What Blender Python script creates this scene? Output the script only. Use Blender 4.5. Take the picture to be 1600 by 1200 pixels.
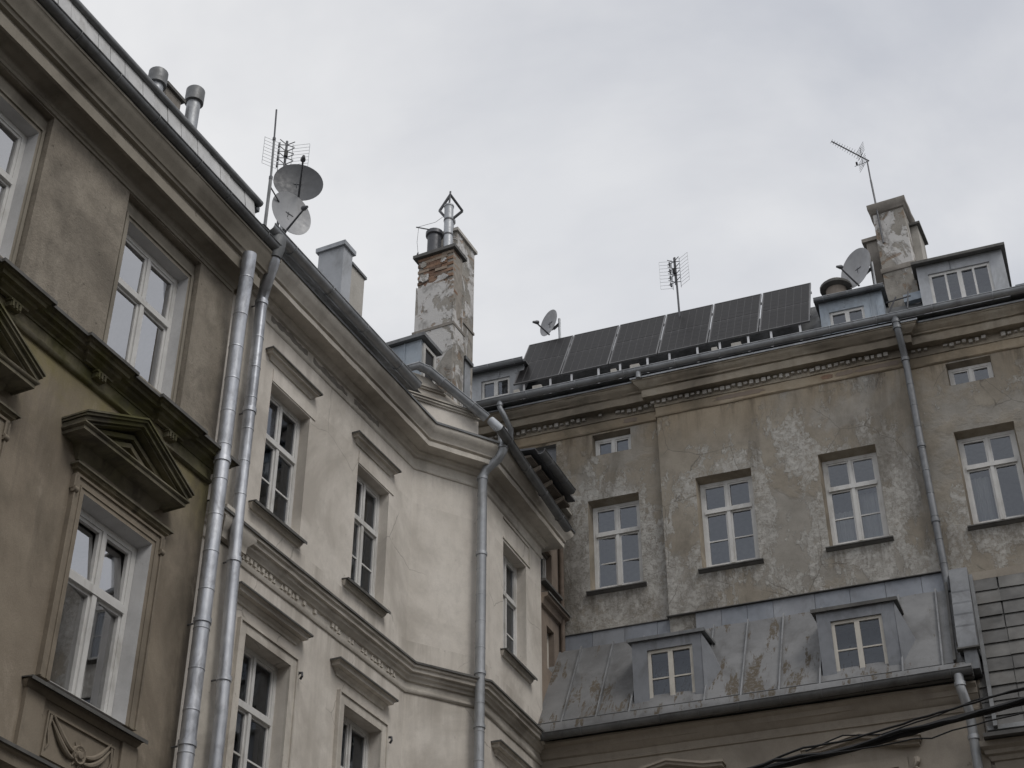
import bpy, math, random
from mathutils import Matrix, Vector
R = math.radians
random.seed(7)

# ------------------------------------------------------------------ camera, sky, sun, exposure
scn = bpy.context.scene
col = scn.collection
for o in list(bpy.data.objects):
    bpy.data.objects.remove(o)
PITCH = 35.117
cam_d = bpy.data.cameras.new('camera')
cam_d.sensor_width = 36.0
cam_d.lens = 2460.0 / 1600.0 * 36.0
cam_d.clip_end = 3000.0
cam = bpy.data.objects.new('camera', cam_d)
cam.location = (0, 0, 1.6)
cam.rotation_euler = (R(90 + PITCH), 0, 0)
col.objects.link(cam)
scn.camera = cam

SUN_EL, SUN_AZ = 52.0, 138.0          # azimuth clockwise from +Y
w = bpy.data.worlds.new('World'); scn.world = w; w.use_nodes = True
nt = w.node_tree; nt.nodes.clear()
def wn(t, **k):
    n = nt.nodes.new(t)
    for a, b in k.items(): setattr(n, a, b)
    return n
out = wn('ShaderNodeOutputWorld')
sky = wn('ShaderNodeTexSky', sky_type='NISHITA', sun_disc=False)
sky.sun_elevation = R(SUN_EL); sky.sun_rotation = R(SUN_AZ)
bg_sky = wn('ShaderNodeBackground'); bg_sky.inputs['Strength'].default_value = 0.12
nt.links.new(sky.outputs[0], bg_sky.inputs[0])
tc = wn('ShaderNodeTexCoord')
mp = wn('ShaderNodeMapping'); mp.inputs['Scale'].default_value = (1.0, 1.0, 1.9); mp.inputs['Location'].default_value = (3.1, 1.7, .4)
nt.links.new(tc.outputs['Generated'], mp.inputs[0])
n1 = wn('ShaderNodeTexNoise'); n1.inputs['Scale'].default_value = 2.9; n1.inputs['Detail'].default_value = 6; n1.inputs['Roughness'].default_value = .55; n1.inputs['Distortion'].default_value = .25
nt.links.new(mp.outputs[0], n1.inputs['Vector'])
cr = wn('ShaderNodeValToRGB')
cr.color_ramp.elements[0].position = .34; cr.color_ramp.elements[0].color = (.635, .647, .685, 1)
cr.color_ramp.elements[1].position = .62; cr.color_ramp.elements[1].color = (.86, .862, .87, 1)
nt.links.new(n1.outputs[0], cr.inputs[0])
bg_cl = wn('ShaderNodeBackground'); bg_cl.inputs['Strength'].default_value = 1.0
nt.links.new(cr.outputs[0], bg_cl.inputs[0])
n2 = wn('ShaderNodeTexNoise'); n2.inputs['Scale'].default_value = 1.7; n2.inputs['Detail'].default_value = 4
mp2 = wn('ShaderNodeMapping'); mp2.inputs['Location'].default_value = (9.3, 4.2, 7.7)
nt.links.new(tc.outputs['Generated'], mp2.inputs[0]); nt.links.new(mp2.outputs[0], n2.inputs['Vector'])
mr = wn('ShaderNodeMapRange'); mr.inputs[1].default_value = .42; mr.inputs[2].default_value = .62; mr.inputs[3].default_value = 0.97; mr.inputs[4].default_value = .80
nt.links.new(n2.outputs[0], mr.inputs[0])
mx = wn('ShaderNodeMixShader')
nt.links.new(mr.outputs[0], mx.inputs[0]); nt.links.new(bg_sky.outputs[0], mx.inputs[1]); nt.links.new(bg_cl.outputs[0], mx.inputs[2])
nt.links.new(mx.outputs[0], out.inputs[0])

sl = bpy.data.lights.new('sun', 'SUN'); sl.energy = 1.25; sl.angle = R(24); sl.color = (1, .96, .9)
so = bpy.data.objects.new('sun', sl); col.objects.link(so)
so.rotation_euler = (R(90 - SUN_EL), 0, R(180 - SUN_AZ))
scn.view_settings.view_transform = 'Standard'
scn.view_settings.look = 'None'
scn.view_settings.gamma = 1
scn.view_settings.exposure = 0.0
scn.view_settings.use_curve_mapping = False

# ------------------------------------------------------------------ materials
MATS = {}
class NB:
    """small node helper"""
    def __init__(s, name):
        s.m = bpy.data.materials.new(name); s.m.use_nodes = True
        s.t = s.m.node_tree; s.t.nodes.clear()
        s.out = s.n('ShaderNodeOutputMaterial')
        s.pos = s.n('ShaderNodeNewGeometry').outputs['Position']
        MATS[name] = s.m
    def n(s, t, **k):
        x = s.t.nodes.new(t)
        for a, b in k.items(): setattr(x, a, b)
        return x
    def l(s, a, b): s.t.links.new(a, b)
    def val(s, sock, v):
        if hasattr(v, 'links'): s.l(v, sock)
        else: sock.default_value = v
    def map(s, scale=(1, 1, 1), loc=(0, 0, 0), src=None):
        m = s.n('ShaderNodeMapping'); m.inputs['Scale'].default_value = scale; m.inputs['Location'].default_value = loc
        s.l(src or s.pos, m.inputs[0]); return m.outputs[0]
    def noise(s, scale, detail=5, rough=.55, dist=0, vec=None):
        x = s.n('ShaderNodeTexNoise'); x.inputs['Scale'].default_value = scale; x.inputs['Detail'].default_value = detail
        x.inputs['Roughness'].default_value = rough; x.inputs['Distortion'].default_value = dist
        s.l(vec or s.pos, x.inputs['Vector']); return x.outputs[0]
    def rng(s, v, a, b, c=0., d=1., smooth=False):
        x = s.n('ShaderNodeMapRange'); x.inputs[1].default_value = a; x.inputs[2].default_value = b; x.inputs[3].default_value = c; x.inputs[4].default_value = d
        if smooth: x.interpolation_type = 'SMOOTHSTEP'
        s.l(v, x.inputs[0]); return x.outputs[0]
    def math(s, op, a, b=0.):
        x = s.n('ShaderNodeMath', operation=op); s.val(x.inputs[0], a); s.val(x.inputs[1], b); return x.outputs[0]
    def mix(s, f, a, b, mode='MIX'):
        x = s.n('ShaderNodeMixRGB', blend_type=mode); s.val(x.inputs[0], f)
        for i, v in ((1, a), (2, b)):
            if hasattr(v, 'links'): s.l(v, x.inputs[i])
            else: x.inputs[i].default_value = (*v, 1)
        return x.outputs[0]
    def sep(s):
        x = s.n('ShaderNodeSeparateXYZ'); s.l(s.pos, x.inputs[0]); return x.outputs
    def bsdf(s, color, rough=.9, metal=0., bump=None, bstr=.4, bdist=.01, spec=.3):
        p = s.n('ShaderNodeBsdfPrincipled')
        if hasattr(color, 'links'): s.l(color, p.inputs['Base Color'])
        else: p.inputs['Base Color'].default_value = (*color, 1)
        s.val(p.inputs['Roughness'], rough); s.val(p.inputs['Metallic'], metal)
        p.inputs['Specular IOR Level'].default_value = spec
        if bump is not None:
            b = s.n('ShaderNodeBump'); b.inputs['Strength'].default_value = bstr; b.inputs['Distance'].default_value = bdist
            s.l(bump, b.inputs['Height']); s.l(b.outputs[0], p.inputs['Normal'])
        s.l(p.outputs[0], s.out.inputs[0]); return p

def plaster(name, c0, c1, stain, stainamt=.5, grain=60, bstr=.35, streak=True, bdist=.008, mott=.3, grime=(), crack=0.):
    m = NB(name)
    a = m.rng(m.noise(1.3, 6, .6), .35, .68)
    c = m.mix(a, c0, c1)
    b = m.rng(m.noise(.55, 7, .62, .6, m.map((1, 1, 1), (5, 2, 9))), .50, .66)
    c = m.mix(m.math('MULTIPLY', b, stainamt), c, stain)
    if streak:
        st = m.rng(m.noise(3.2, 5, .6, .2, m.map((1, 1, .12))), .55, .72)
        c = m.mix(m.math('MULTIPLY', st, stainamt * .55), c, stain)
    if grime:
        z = m.sep()[2]; sn = m.rng(m.noise(4.2, 6, .66, .15, m.map((1, 1, .09), (1, 6, 2))), .42, .66)
        for (zt, ln, am) in grime:
            k = m.math('MULTIPLY', m.math('MULTIPLY', m.rng(z, zt - ln, zt), m.math('LESS_THAN', z, zt)), sn)
            c = m.mix(m.math('MULTIPLY', k, am), c, stain)
    if crack:
        cv = m.n('ShaderNodeTexVoronoi', feature='DISTANCE_TO_EDGE'); cv.inputs['Scale'].default_value = .75
        wv = m.n('ShaderNodeMixRGB'); wv.inputs[0].default_value = .16; m.l(m.pos, wv.inputs[1])
        nz = m.n('ShaderNodeTexNoise'); nz.inputs['Scale'].default_value = 2.5; nz.inputs['Detail'].default_value = 7; m.l(m.pos, nz.inputs['Vector'])
        m.l(nz.outputs['Color'], wv.inputs[2]); m.l(wv.outputs[0], cv.inputs['Vector'])
        ck = m.math('MULTIPLY', m.rng(cv.outputs['Distance'], .005, .0), m.rng(m.noise(.8, 3, .5, 0, m.map((1, 1, 1), (3, 9, 8))), .5, .57))
        c = m.mix(m.math('MULTIPLY', ck, crack), c, tuple(x * .45 for x in stain))
    md = m.rng(m.noise(5.5, 8, .72, .3, m.map((1, 1, .8), (3, 7, 1))), .45, .68)
    c = m.mix(m.math('MULTIPLY', md, mott), c, tuple(x * .6 for x in c0))
    g = m.noise(grain, 4, .7)
    c = m.mix(m.rng(g, .3, .7, .0, .34), c, tuple(x * .6 for x in c0))
    pk = m.rng(m.noise(7, 6, .7), .66, .70)                     # small knocks where the coat is gone
    c = m.mix(m.math('MULTIPLY', pk, .5), c, tuple(x * .7 for x in stain))
    h = m.math('ADD', m.math('MULTIPLY', g, .6), m.math('MULTIPLY', m.noise(4, 5), 1.2))
    h = m.math('SUBTRACT', h, m.math('MULTIPLY', pk, .5))
    m.bsdf(c, .92, 0, h, bstr, bdist)
    return m

plaster('plaster_brown', (.27, .238, .195), (.36, .322, .268), (.13, .116, .097), .95, 38, .9, bdist=.016, mott=.62)
plaster('plaster_brown_smooth', (.25, .213, .168), (.335, .29, .23), (.13, .113, .09), .85, 80, .35, mott=.35)
plaster('plaster_grey_trim', (.285, .258, .215), (.355, .325, .275), (.13, .115, .092), .8, 90, .3)
plaster('plaster_cream', (.67, .625, .565), (.765, .72, .66), (.40, .365, .32), .75, 100, .3, mott=.32, grime=((11.30, .75, .85), (14.12, .5, .7), (10.52, .8, .9), (13.53, .3, .5)), crack=.8)
plaster('plaster_cream_trim', (.60, .56, .50), (.71, .67, .605), (.27, .242, .21), .85, 100, .3, mott=.42)
plaster('plaster_cornice', (.35, .30, .235), (.41, .37, .305), (.14, .122, .098), .95, 70, .5, mott=.55)
plaster('plaster_frieze', (.40, .32, .225), (.43, .375, .295), (.16, .135, .10), .95, 80, .4, mott=.5)
plaster('plaster_annex', (.36, .32, .27), (.43, .385, .33), (.23, .205, .175), .65, 80, .25)
plaster('plaster_corner', (.31, .25, .20), (.24, .20, .17), (.14, .115, .10), .8, 70, .4)
plaster('plaster_chimney', (.44, .42, .385), (.54, .52, .485), (.22, .205, .185), .8, 50, .6, bdist=.015)
plaster('plaster_chimney_dark', (.25, .23, .205), (.33, .305, .275), (.14, .125, .11), .8, 50, .6, bdist=.015)
plaster('reveal_paint', (.56, .56, .565), (.64, .64, .645), (.36, .355, .35), .5, 90, .2)
plaster('wing_plaster', (.34, .31, .265), (.42, .385, .33), (.24, .215, .185), .6, 60, .2)

def wash():
    m = NB('plaster_brown_wash')
    c = m.mix(m.rng(m.noise(1.3, 6, .6), .35, .68), (.262, .222, .174), (.35, .302, .238))
    b = m.rng(m.noise(.7, 8, .66, .6, m.map((1, 1, .6), (5, 2, 9))), .46, .64)
    c = m.mix(m.math('MULTIPLY', b, .8), c, (.145, .125, .095))
    st = m.rng(m.noise(3.4, 6, .65, .2, m.map((1, 1, .10), (2, 2, 2))), .54, .70)
    c = m.mix(m.math('MULTIPLY', st, .55), c, (.12, .105, .085))
    z = m.sep()[2]
    k = m.math('MULTIPLY', m.rng(z, 10.2, 11.0), m.rng(m.noise(.9, 6, .6, .4), .32, .56))
    c = m.mix(m.math('MULTIPLY', k, .9), c, (.25, .22, .085))
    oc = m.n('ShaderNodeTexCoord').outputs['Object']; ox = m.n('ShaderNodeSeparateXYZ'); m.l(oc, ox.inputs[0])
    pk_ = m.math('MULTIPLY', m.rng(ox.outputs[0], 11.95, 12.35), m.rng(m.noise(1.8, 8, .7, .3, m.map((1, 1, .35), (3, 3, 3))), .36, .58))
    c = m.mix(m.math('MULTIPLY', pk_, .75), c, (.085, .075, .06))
    lt = m.rng(m.noise(1.6, 9, .72, .4, m.map((1, 1, .5), (8, 1, 2))), .60, .66)
    c = m.mix(m.math('MULTIPLY', lt, .4), c, (.46, .40, .33))
    g = m.noise(70, 5, .75)
    c = m.mix(m.rng(g, .3, .7, 0, .32), c, (.15, .12, .095))
    m.bsdf(c, .93, 0, m.math('ADD', g, m.math('MULTIPLY', m.noise(5, 6), 1.5)), .45, .01)
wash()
# green algae on the brown house's string course and pediments
def algae(name, c0, amt):
    m = NB(name)
    c = m.mix(m.rng(m.noise(2.2, 6, .6), .35, .68), c0, tuple(x * 1.25 for x in c0))
    z = m.sep()[2]
    k = m.math('MULTIPLY', m.rng(z, 9.9, 10.7), m.rng(z, 11.55, 11.40))
    k = m.math('MULTIPLY', k, m.rng(m.noise(1.1, 6, .65, .5), .36, .60))
    c = m.mix(m.math('MULTIPLY', k, amt), c, (.11, .105, .045))
    d = m.rng(m.noise(2.6, 6, .7, .4, m.map((1, 1, .5), (3, 3, 3))), .46, .62)
    c = m.mix(m.math('MULTIPLY', d, .7), c, (.075, .068, .055))
    g = m.noise(70, 4, .7)
    m.bsdf(c, .95, 0, m.math('ADD', g, m.noise(9, 5)), .4, .008)
algae('algae_trim', (.21, .19, .15), 1.0)
algae('algae_frieze', (.29, .255, .185), 1.0)

# wall of the weathered house: tan coat, grey cement, pale flaking limewash
def peeling():
    m = NB('plaster_peeling')
    x, y, z = m.sep()
    oc = m.n('ShaderNodeTexCoord').outputs['Object']; ox = m.n('ShaderNodeSeparateXYZ'); m.l(oc, ox.inputs[0]); uu = ox.outputs[0]
    base = m.mix(m.rng(m.noise(.7, 6, .6), .38, .62), (.285, .252, .206), (.38, .345, .292))
    base = m.mix(m.rng(m.noise(4.5, 9, .75), .42, .66, 0, .6), base, (.20, .18, .15))
    grey = m.rng(m.noise(.45, 9, .66, .25, m.map((1, 1, 1), (2, 8, 1))), .49, .54)
    c = m.mix(m.math('MULTIPLY', grey, .7), base, m.mix(m.rng(m.noise(3, 8, .7), .4, .65), (.37, .355, .33), (.27, .26, .24)))
    wsh = m.noise(1.55, 13, .76, .2, m.map((1, 1, .55), (7, 1, 3)))
    bias = m.math('ADD', m.rng(z, 14.4, 13.3, 0., .06, True), m.math('MULTIPLY', m.rng(m.noise(.62, 4, .55, .3, m.map((1, 1, .55), (1, 5, 5))), .40, .62), .15))
    zw = m.math('MULTIPLY', m.rng(z, 13.2, 13.6), m.rng(z, 16.1, 15.75))
    for uc in (.94, 2.91, 5.0, 7.2):
        bias = m.math('ADD', bias, m.math('MULTIPLY', m.rng(m.math('ABSOLUTE', m.math('SUBTRACT', uu, uc)), .95, .6, 0, .05, True), zw))
    wv_ = m.math('ADD', wsh, bias)
    white = m.rng(wv_, .606, .626)
    thin = m.rng(wv_, .585, .64, 0, .5)
    fl = m.rng(m.noise(9, 9, .82), .40, .54, .1, 1)
    white = m.math('MAXIMUM', m.math('MULTIPLY', white, fl), m.math('MULTIPLY', thin, m.rng(m.noise(7, 9, .8, 0, m.map((1, 1, 1), (4, 4, 9))), .50, .58)))
    c = m.mix(m.math('MULTIPLY', white, .8), c, (.55, .54, .515))
    dk = m.rng(m.noise(.9, 9, .72, .4, m.map((1, 1, .3), (12, 3, 5))), .52, .66)
    c = m.mix(m.math('MULTIPLY', dk, .6), c, (.13, .115, .095))
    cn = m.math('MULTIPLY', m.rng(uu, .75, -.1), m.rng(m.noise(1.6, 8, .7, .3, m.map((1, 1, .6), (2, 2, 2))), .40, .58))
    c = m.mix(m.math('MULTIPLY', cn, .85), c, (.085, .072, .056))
    ta = m.math('MULTIPLY', m.rng(z, 16.2, 17.0), m.rng(m.noise(.9, 6, .6, .4, m.map((1, 1, .5), (8, 6, 6))), .42, .56))
    c = m.mix(m.math('MULTIPLY', ta, .6), c, (.38, .30, .20))
    sk = m.rng(m.noise(4.5, 7, .7, .1, m.map((1, 1, .07), (1, 6, 2))), .44, .62)
    us_ = None
    for uc in (.94, 2.91, 5.0, 7.2):
        w1_ = m.rng(m.math('ABSOLUTE', m.math('SUBTRACT', uu, uc)), .62, .45)
        us_ = w1_ if us_ is None else m.math('MAXIMUM', us_, w1_)
    un = m.math('MULTIPLY', m.math('MULTIPLY', us_, sk), m.math('MULTIPLY', m.rng(z, 13.25, 13.82), m.math('LESS_THAN', z, 13.85)))
    c = m.mix(m.math('MULTIPLY', un, .75), c, (.12, .105, .085))
    tp = m.math('MULTIPLY', m.rng(z, 16.4, 17.05), m.rng(m.noise(3.2, 7, .7, .2, m.map((1, 1, .12), (5, 1, 2))), .48, .64))
    c = m.mix(m.math('MULTIPLY', tp, .9), c, (.115, .092, .066))
    ckv = m.n('ShaderNodeTexVoronoi', feature='DISTANCE_TO_EDGE'); ckv.inputs['Scale'].default_value = .9
    wv = m.n('ShaderNodeMixRGB'); wv.inputs[0].default_value = .12; m.l(m.pos, wv.inputs[1])
    nz = m.n('ShaderNodeTexNoise'); nz.inputs['Scale'].default_value = 3; nz.inputs['Detail'].default_value = 6; m.l(m.pos, nz.inputs['Vector'])
    m.l(nz.outputs['Color'], wv.inputs[2]); m.l(wv.outputs[0], ckv.inputs['Vector'])
    ck = m.math('MULTIPLY', m.rng(ckv.outputs['Distance'], .006, .0), m.rng(m.noise(.9, 3, .5, 0, m.map((1, 1, 1), (3, 3, 8))), .5, .56))
    c = m.mix(m.math('MULTIPLY', ck, .7), c, (.09, .08, .07))
    g = m.noise(65, 5, .75)
    c = m.mix(m.rng(g, .3, .7, 0, .28), c, (.15, .135, .11))
    h = m.math('ADD', m.math('MULTIPLY', white, 1.4), m.math('ADD', m.math('MULTIPLY', g, .35), m.noise(6, 6)))
    h = m.math('SUBTRACT', h, m.math('MULTIPLY', grey, .8))
    m.bsdf(c, .94, 0, h, .65, .012)
peeling()
def chimneycoat():
    m = NB('plaster_flaking')
    base = m.mix(m.rng(m.noise(2.5, 6, .6), .38, .62), (.25, .235, .21), (.33, .31, .28))
    wh = m.rng(m.noise(1.7, 9, .66, .8, m.map((1, 1, .6), (1, 4, 4))), .50, .53)
    c = m.mix(m.math('MULTIPLY', wh, .9), base, (.55, .54, .53))
    br = m.rng(m.noise(2.6, 8, .68, .6, m.map((1, 1, 1), (6, 2, 4))), .565, .60)
    c = m.mix(m.math('MULTIPLY', br, .75), c, (.25, .18, .125))
    dk = m.rng(m.noise(4, 7, .7, .4, m.map((1, 1, .6), (8, 8, 8))), .52, .66)
    c = m.mix(m.math('MULTIPLY', dk, .6), c, (.11, .10, .09))
    m.bsdf(c, .93, 0, m.math('ADD', m.math('SUBTRACT', m.math('MULTIPLY', wh, 1.3), m.math('MULTIPLY', br, 1.)), m.noise(40, 5, .7)), .7, .014)
chimneycoat()

def metal(name, c0, c1, dirt, rough=.42, met=.75, dirtamt=.5, sc=2.2, patch=None):
    m = NB(name)
    c = m.mix(m.rng(m.noise(sc, 6, .6), .36, .66), c0, c1)
    d = m.rng(m.noise(sc * 1.7, 7, .68, .5, m.map((1, 1, .45), (4, 1, 7))), .50, .68)
    c = m.mix(m.math('MULTIPLY', d, dirtamt), c, dirt)
    mt = met
    r = m.rng(m.noise(14, 4), .3, .7, rough - .1, rough + .14)
    if patch:
        pc, thr = patch
        nn = m.noise(1.3, 9, .70, .25, m.map((3.4, .75, .75), (2.6, 9, 4), m.n('ShaderNodeTexCoord').outputs['Object']))
        mk = m.math('ADD', nn, m.math('MULTIPLY', m.noise(.7, 2, .5, 0, m.map((1, 1, 1), (7, 3, 1))), .35))
        p = m.rng(mk, thr, thr + .025)
        fine = m.rng(m.noise(16, 6, .7), .38, .5)
        p = m.math('MULTIPLY', p, m.math('MAXIMUM', fine, .35))
        c = m.mix(p, c, pc)
        mt = m.math('MULTIPLY', m.math('SUBTRACT', 1., p), met); r = m.math('ADD', r, m.math('MULTIPLY', p, .35))
    m.bsdf(c, r, mt, m.math('ADD', m.noise(3, 3), m.math('MULTIPLY', m.noise(40, 3), .15)), .25, .012, .5)
metal('zinc_bright', (.46, .48, .52), (.62, .64, .68), (.22, .225, .24), .45, .7, .75, 2.6)
metal('clad_pale', (.36, .375, .40), (.43, .445, .47), (.23, .235, .24), .55, .2, .6, 2)
metal('zinc_sheet', (.50, .50, .495), (.62, .615, .605), (.33, .32, .30), .5, .3, .6, 3)
metal('seam_metal', (.20, .206, .216), (.28, .286, .296), (.13, .13, .13), .5, .3, .7, 3)
metal('zinc_strip', (.165, .18, .205), (.225, .24, .27), (.13, .133, .142), .55, .25, .6)
metal('zinc_pipe', (.17, .177, .187), (.23, .238, .25), (.12, .12, .122), .55, .5, .6)
metal('zinc_grey', (.33, .345, .365), (.42, .435, .455), (.19, .19, .19), .5, .55, .6)
metal('zinc_dark', (.15, .155, .16), (.22, .225, .23), (.09, .088, .085), .55, .5, .6)
metal('zinc_blue', (.30, .345, .395), (.37, .415, .46), (.19, .20, .215), .55, .3, .5)
metal('tin_roof', (.172, .174, .178), (.24, .242, .246), (.10, .098, .095), .55, .35, .6, 1.4, ((.10, .083, .062), .735))
metal('cap_metal', (.085, .083, .08), (.135, .132, .125), (.05, .047, .043), .75, .0, .6)
metal('steel_dark', (.085, .087, .095), (.12, .122, .13), (.05, .05, .05), .5, .5, .4)
metal('dish_light', (.29, .295, .31), (.36, .365, .375), (.22, .215, .21), .5, .0, .5, 3)
metal('dish_dark', (.06, .063, .07), (.085, .088, .096), (.045, .045, .047), .55, .0, .4, 3)
metal('alu', (.5, .5, .51), (.58, .58, .59), (.3, .3, .3), .4, .8, .4, 5)
metal('clad_grey', (.19, .20, .22), (.25, .262, .285), (.12, .124, .13), .55, .2, .6, 2)
metal('panel_alu', (.16, .16, .165), (.21, .21, .215), (.07, .07, .07), .45, .5, .4)

def simple(name, c, rough=.7, var=.25, sc=12, dirt=None, spec=.3):
    m = NB(name)
    k = m.mix(m.rng(m.noise(sc, 5, .6), .3, .7), c, tuple(x * (1 - var) for x in c))
    if dirt:
        k = m.mix(m.rng(m.noise(3.5, 7, .7, .4, m.map((1, 1, .4))), .52, .7, 0, .6), k, dirt)
    m.bsdf(k, rough, 0, m.noise(60, 3), .15, .004, spec)
simple('white_paint', (.66, .655, .64), .6, .14, 6, (.33, .31, .275), .35)
simple('cream_paint', (.62, .59, .53), .6, .12, 6, (.33, .30, .26), .4)
simple('grey_paint', (.50, .49, .47), .6, .12, 6, (.26, .245, .22), .4)
simple('room', (.42, .40, .37), .9)
simple('curtain', (.62, .61, .58), .9, .12, 3)
simple('black_rubber', (.018, .018, .019), .5, .2)
simple('mortar', (.33, .30, .265), .95, .35, 9)
simple('soffit_wood', (.17, .145, .12), .85, .4, 8)
simple('dark_wood', (.16, .125, .10), .8, .4, 8)
simple('pale_wood', (.36, .31, .26), .8, .3, 8)
simple('terracotta', (.27, .235, .205), .85, .3, 8)
simple('moss', (.05, .048, .035), .95, .4, 20)
simple('slate', (.165, .163, .16), .85, .45, 3.5, (.115, .108, .10))
simple('slate_light', (.20, .197, .19), .85, .4, 3.5, (.14, .13, .12))
simple('cobble', (.17, .16, .15), .9, .4, 4)
simple('roof_tile_red', (.20, .12, .085), .9, .3, 6)
for i, c in enumerate(((.27, .165, .11), (.225, .14, .10), (.31, .20, .14), (.17, .115, .088), (.36, .29, .23))):
    simple('brick_%s' % 'abcde'[i], c, .92, .4, 25, (.20, .17, .14))
def cellmat():
    m = NB('solar_cell')
    m.bsdf(m.mix(m.noise(1.5, 2), (.010, .0094, .010), (.015, .014, .0145)), .42, 0, None, spec=.2)
    m = NB('solar_back'); m.bsdf((.12, .118, .122), .5, 0, None, spec=.2)
cellmat()
def glass(name='window_glass', ior=2.1):
    m = NB(name)
    fr = m.n('ShaderNodeFresnel'); fr.inputs['IOR'].default_value = ior
    tr = m.n('ShaderNodeBsdfTransparent'); tr.inputs[0].default_value = (.80, .83, .84, 1)
    gl = m.n('ShaderNodeBsdfGlossy'); gl.inputs['Roughness'].default_value = .015; gl.inputs[0].default_value = (.86, .91, 1.0, 1) if ior < 3 else (.97, .97, .98, 1)
    b = m.n('ShaderNodeBump'); b.inputs['Strength'].default_value = .03; b.inputs['Distance'].default_value = .01
    m.l(m.noise(1.6, 2, .4), b.inputs['Height']); m.l(b.outputs[0], gl.inputs['Normal']); m.l(b.outputs[0], fr.inputs['Normal'])
    mx = m.n('ShaderNodeMixShader'); m.l(fr.outputs[0], mx.inputs[0]); m.l(tr.outputs[0], mx.inputs[1]); m.l(gl.outputs[0], mx.inputs[2])
    m.l(mx.outputs[0], m.out.inputs[0])
glass()
glass('window_glass_dull', 1.75)
glass('window_glass_bright', 5.5)      # sealed double panes mirror more of the sky

# ------------------------------------------------------------------ frames and mesh builder
class Frame:
    """facade frame: local x along the facade, local -y out of it, z up"""
    def __init__(s, x, y, az):
        a = R(az); s.u = Vector((math.sin(a), math.cos(a), 0)); s.n = Vector((math.cos(a), -math.sin(a), 0))
        s.o = Vector((x, y, 0)); s.az = az
        s.M = Matrix.Translation(s.o) @ Matrix.Rotation(R(90 - az), 4, 'Z')
    def w(s, u, o=0., z=0.): return s.o + s.u * u + s.n * o + Vector((0, 0, z))
    def at(s, u, o=0., daz=0.):
        p = s.w(u, o); return Frame(p.x, p.y, s.az + daz)
ID = Frame(0, 0, 90)
AZA = 25.7
def foot(D): return (-D * math.cos(R(AZA)), D * math.sin(R(AZA)))
FA = Frame(*foot(9.9), AZA)                 # brown house
FB1 = Frame(*foot(10.0), AZA)               # cream house, long front
FB2 = FB1.at(17.38, 0, 33.8)                # its splayed corner
FB3 = FB2.at(1.19, 0, -36.5)                # its far front
FB4 = FB3.at(2.35, -.03, 0)                 # brown corner wing
p4 = FB3.w(3.36)
FC = Frame(p4.x, p4.y, 110.5)               # weathered house at the back

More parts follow.
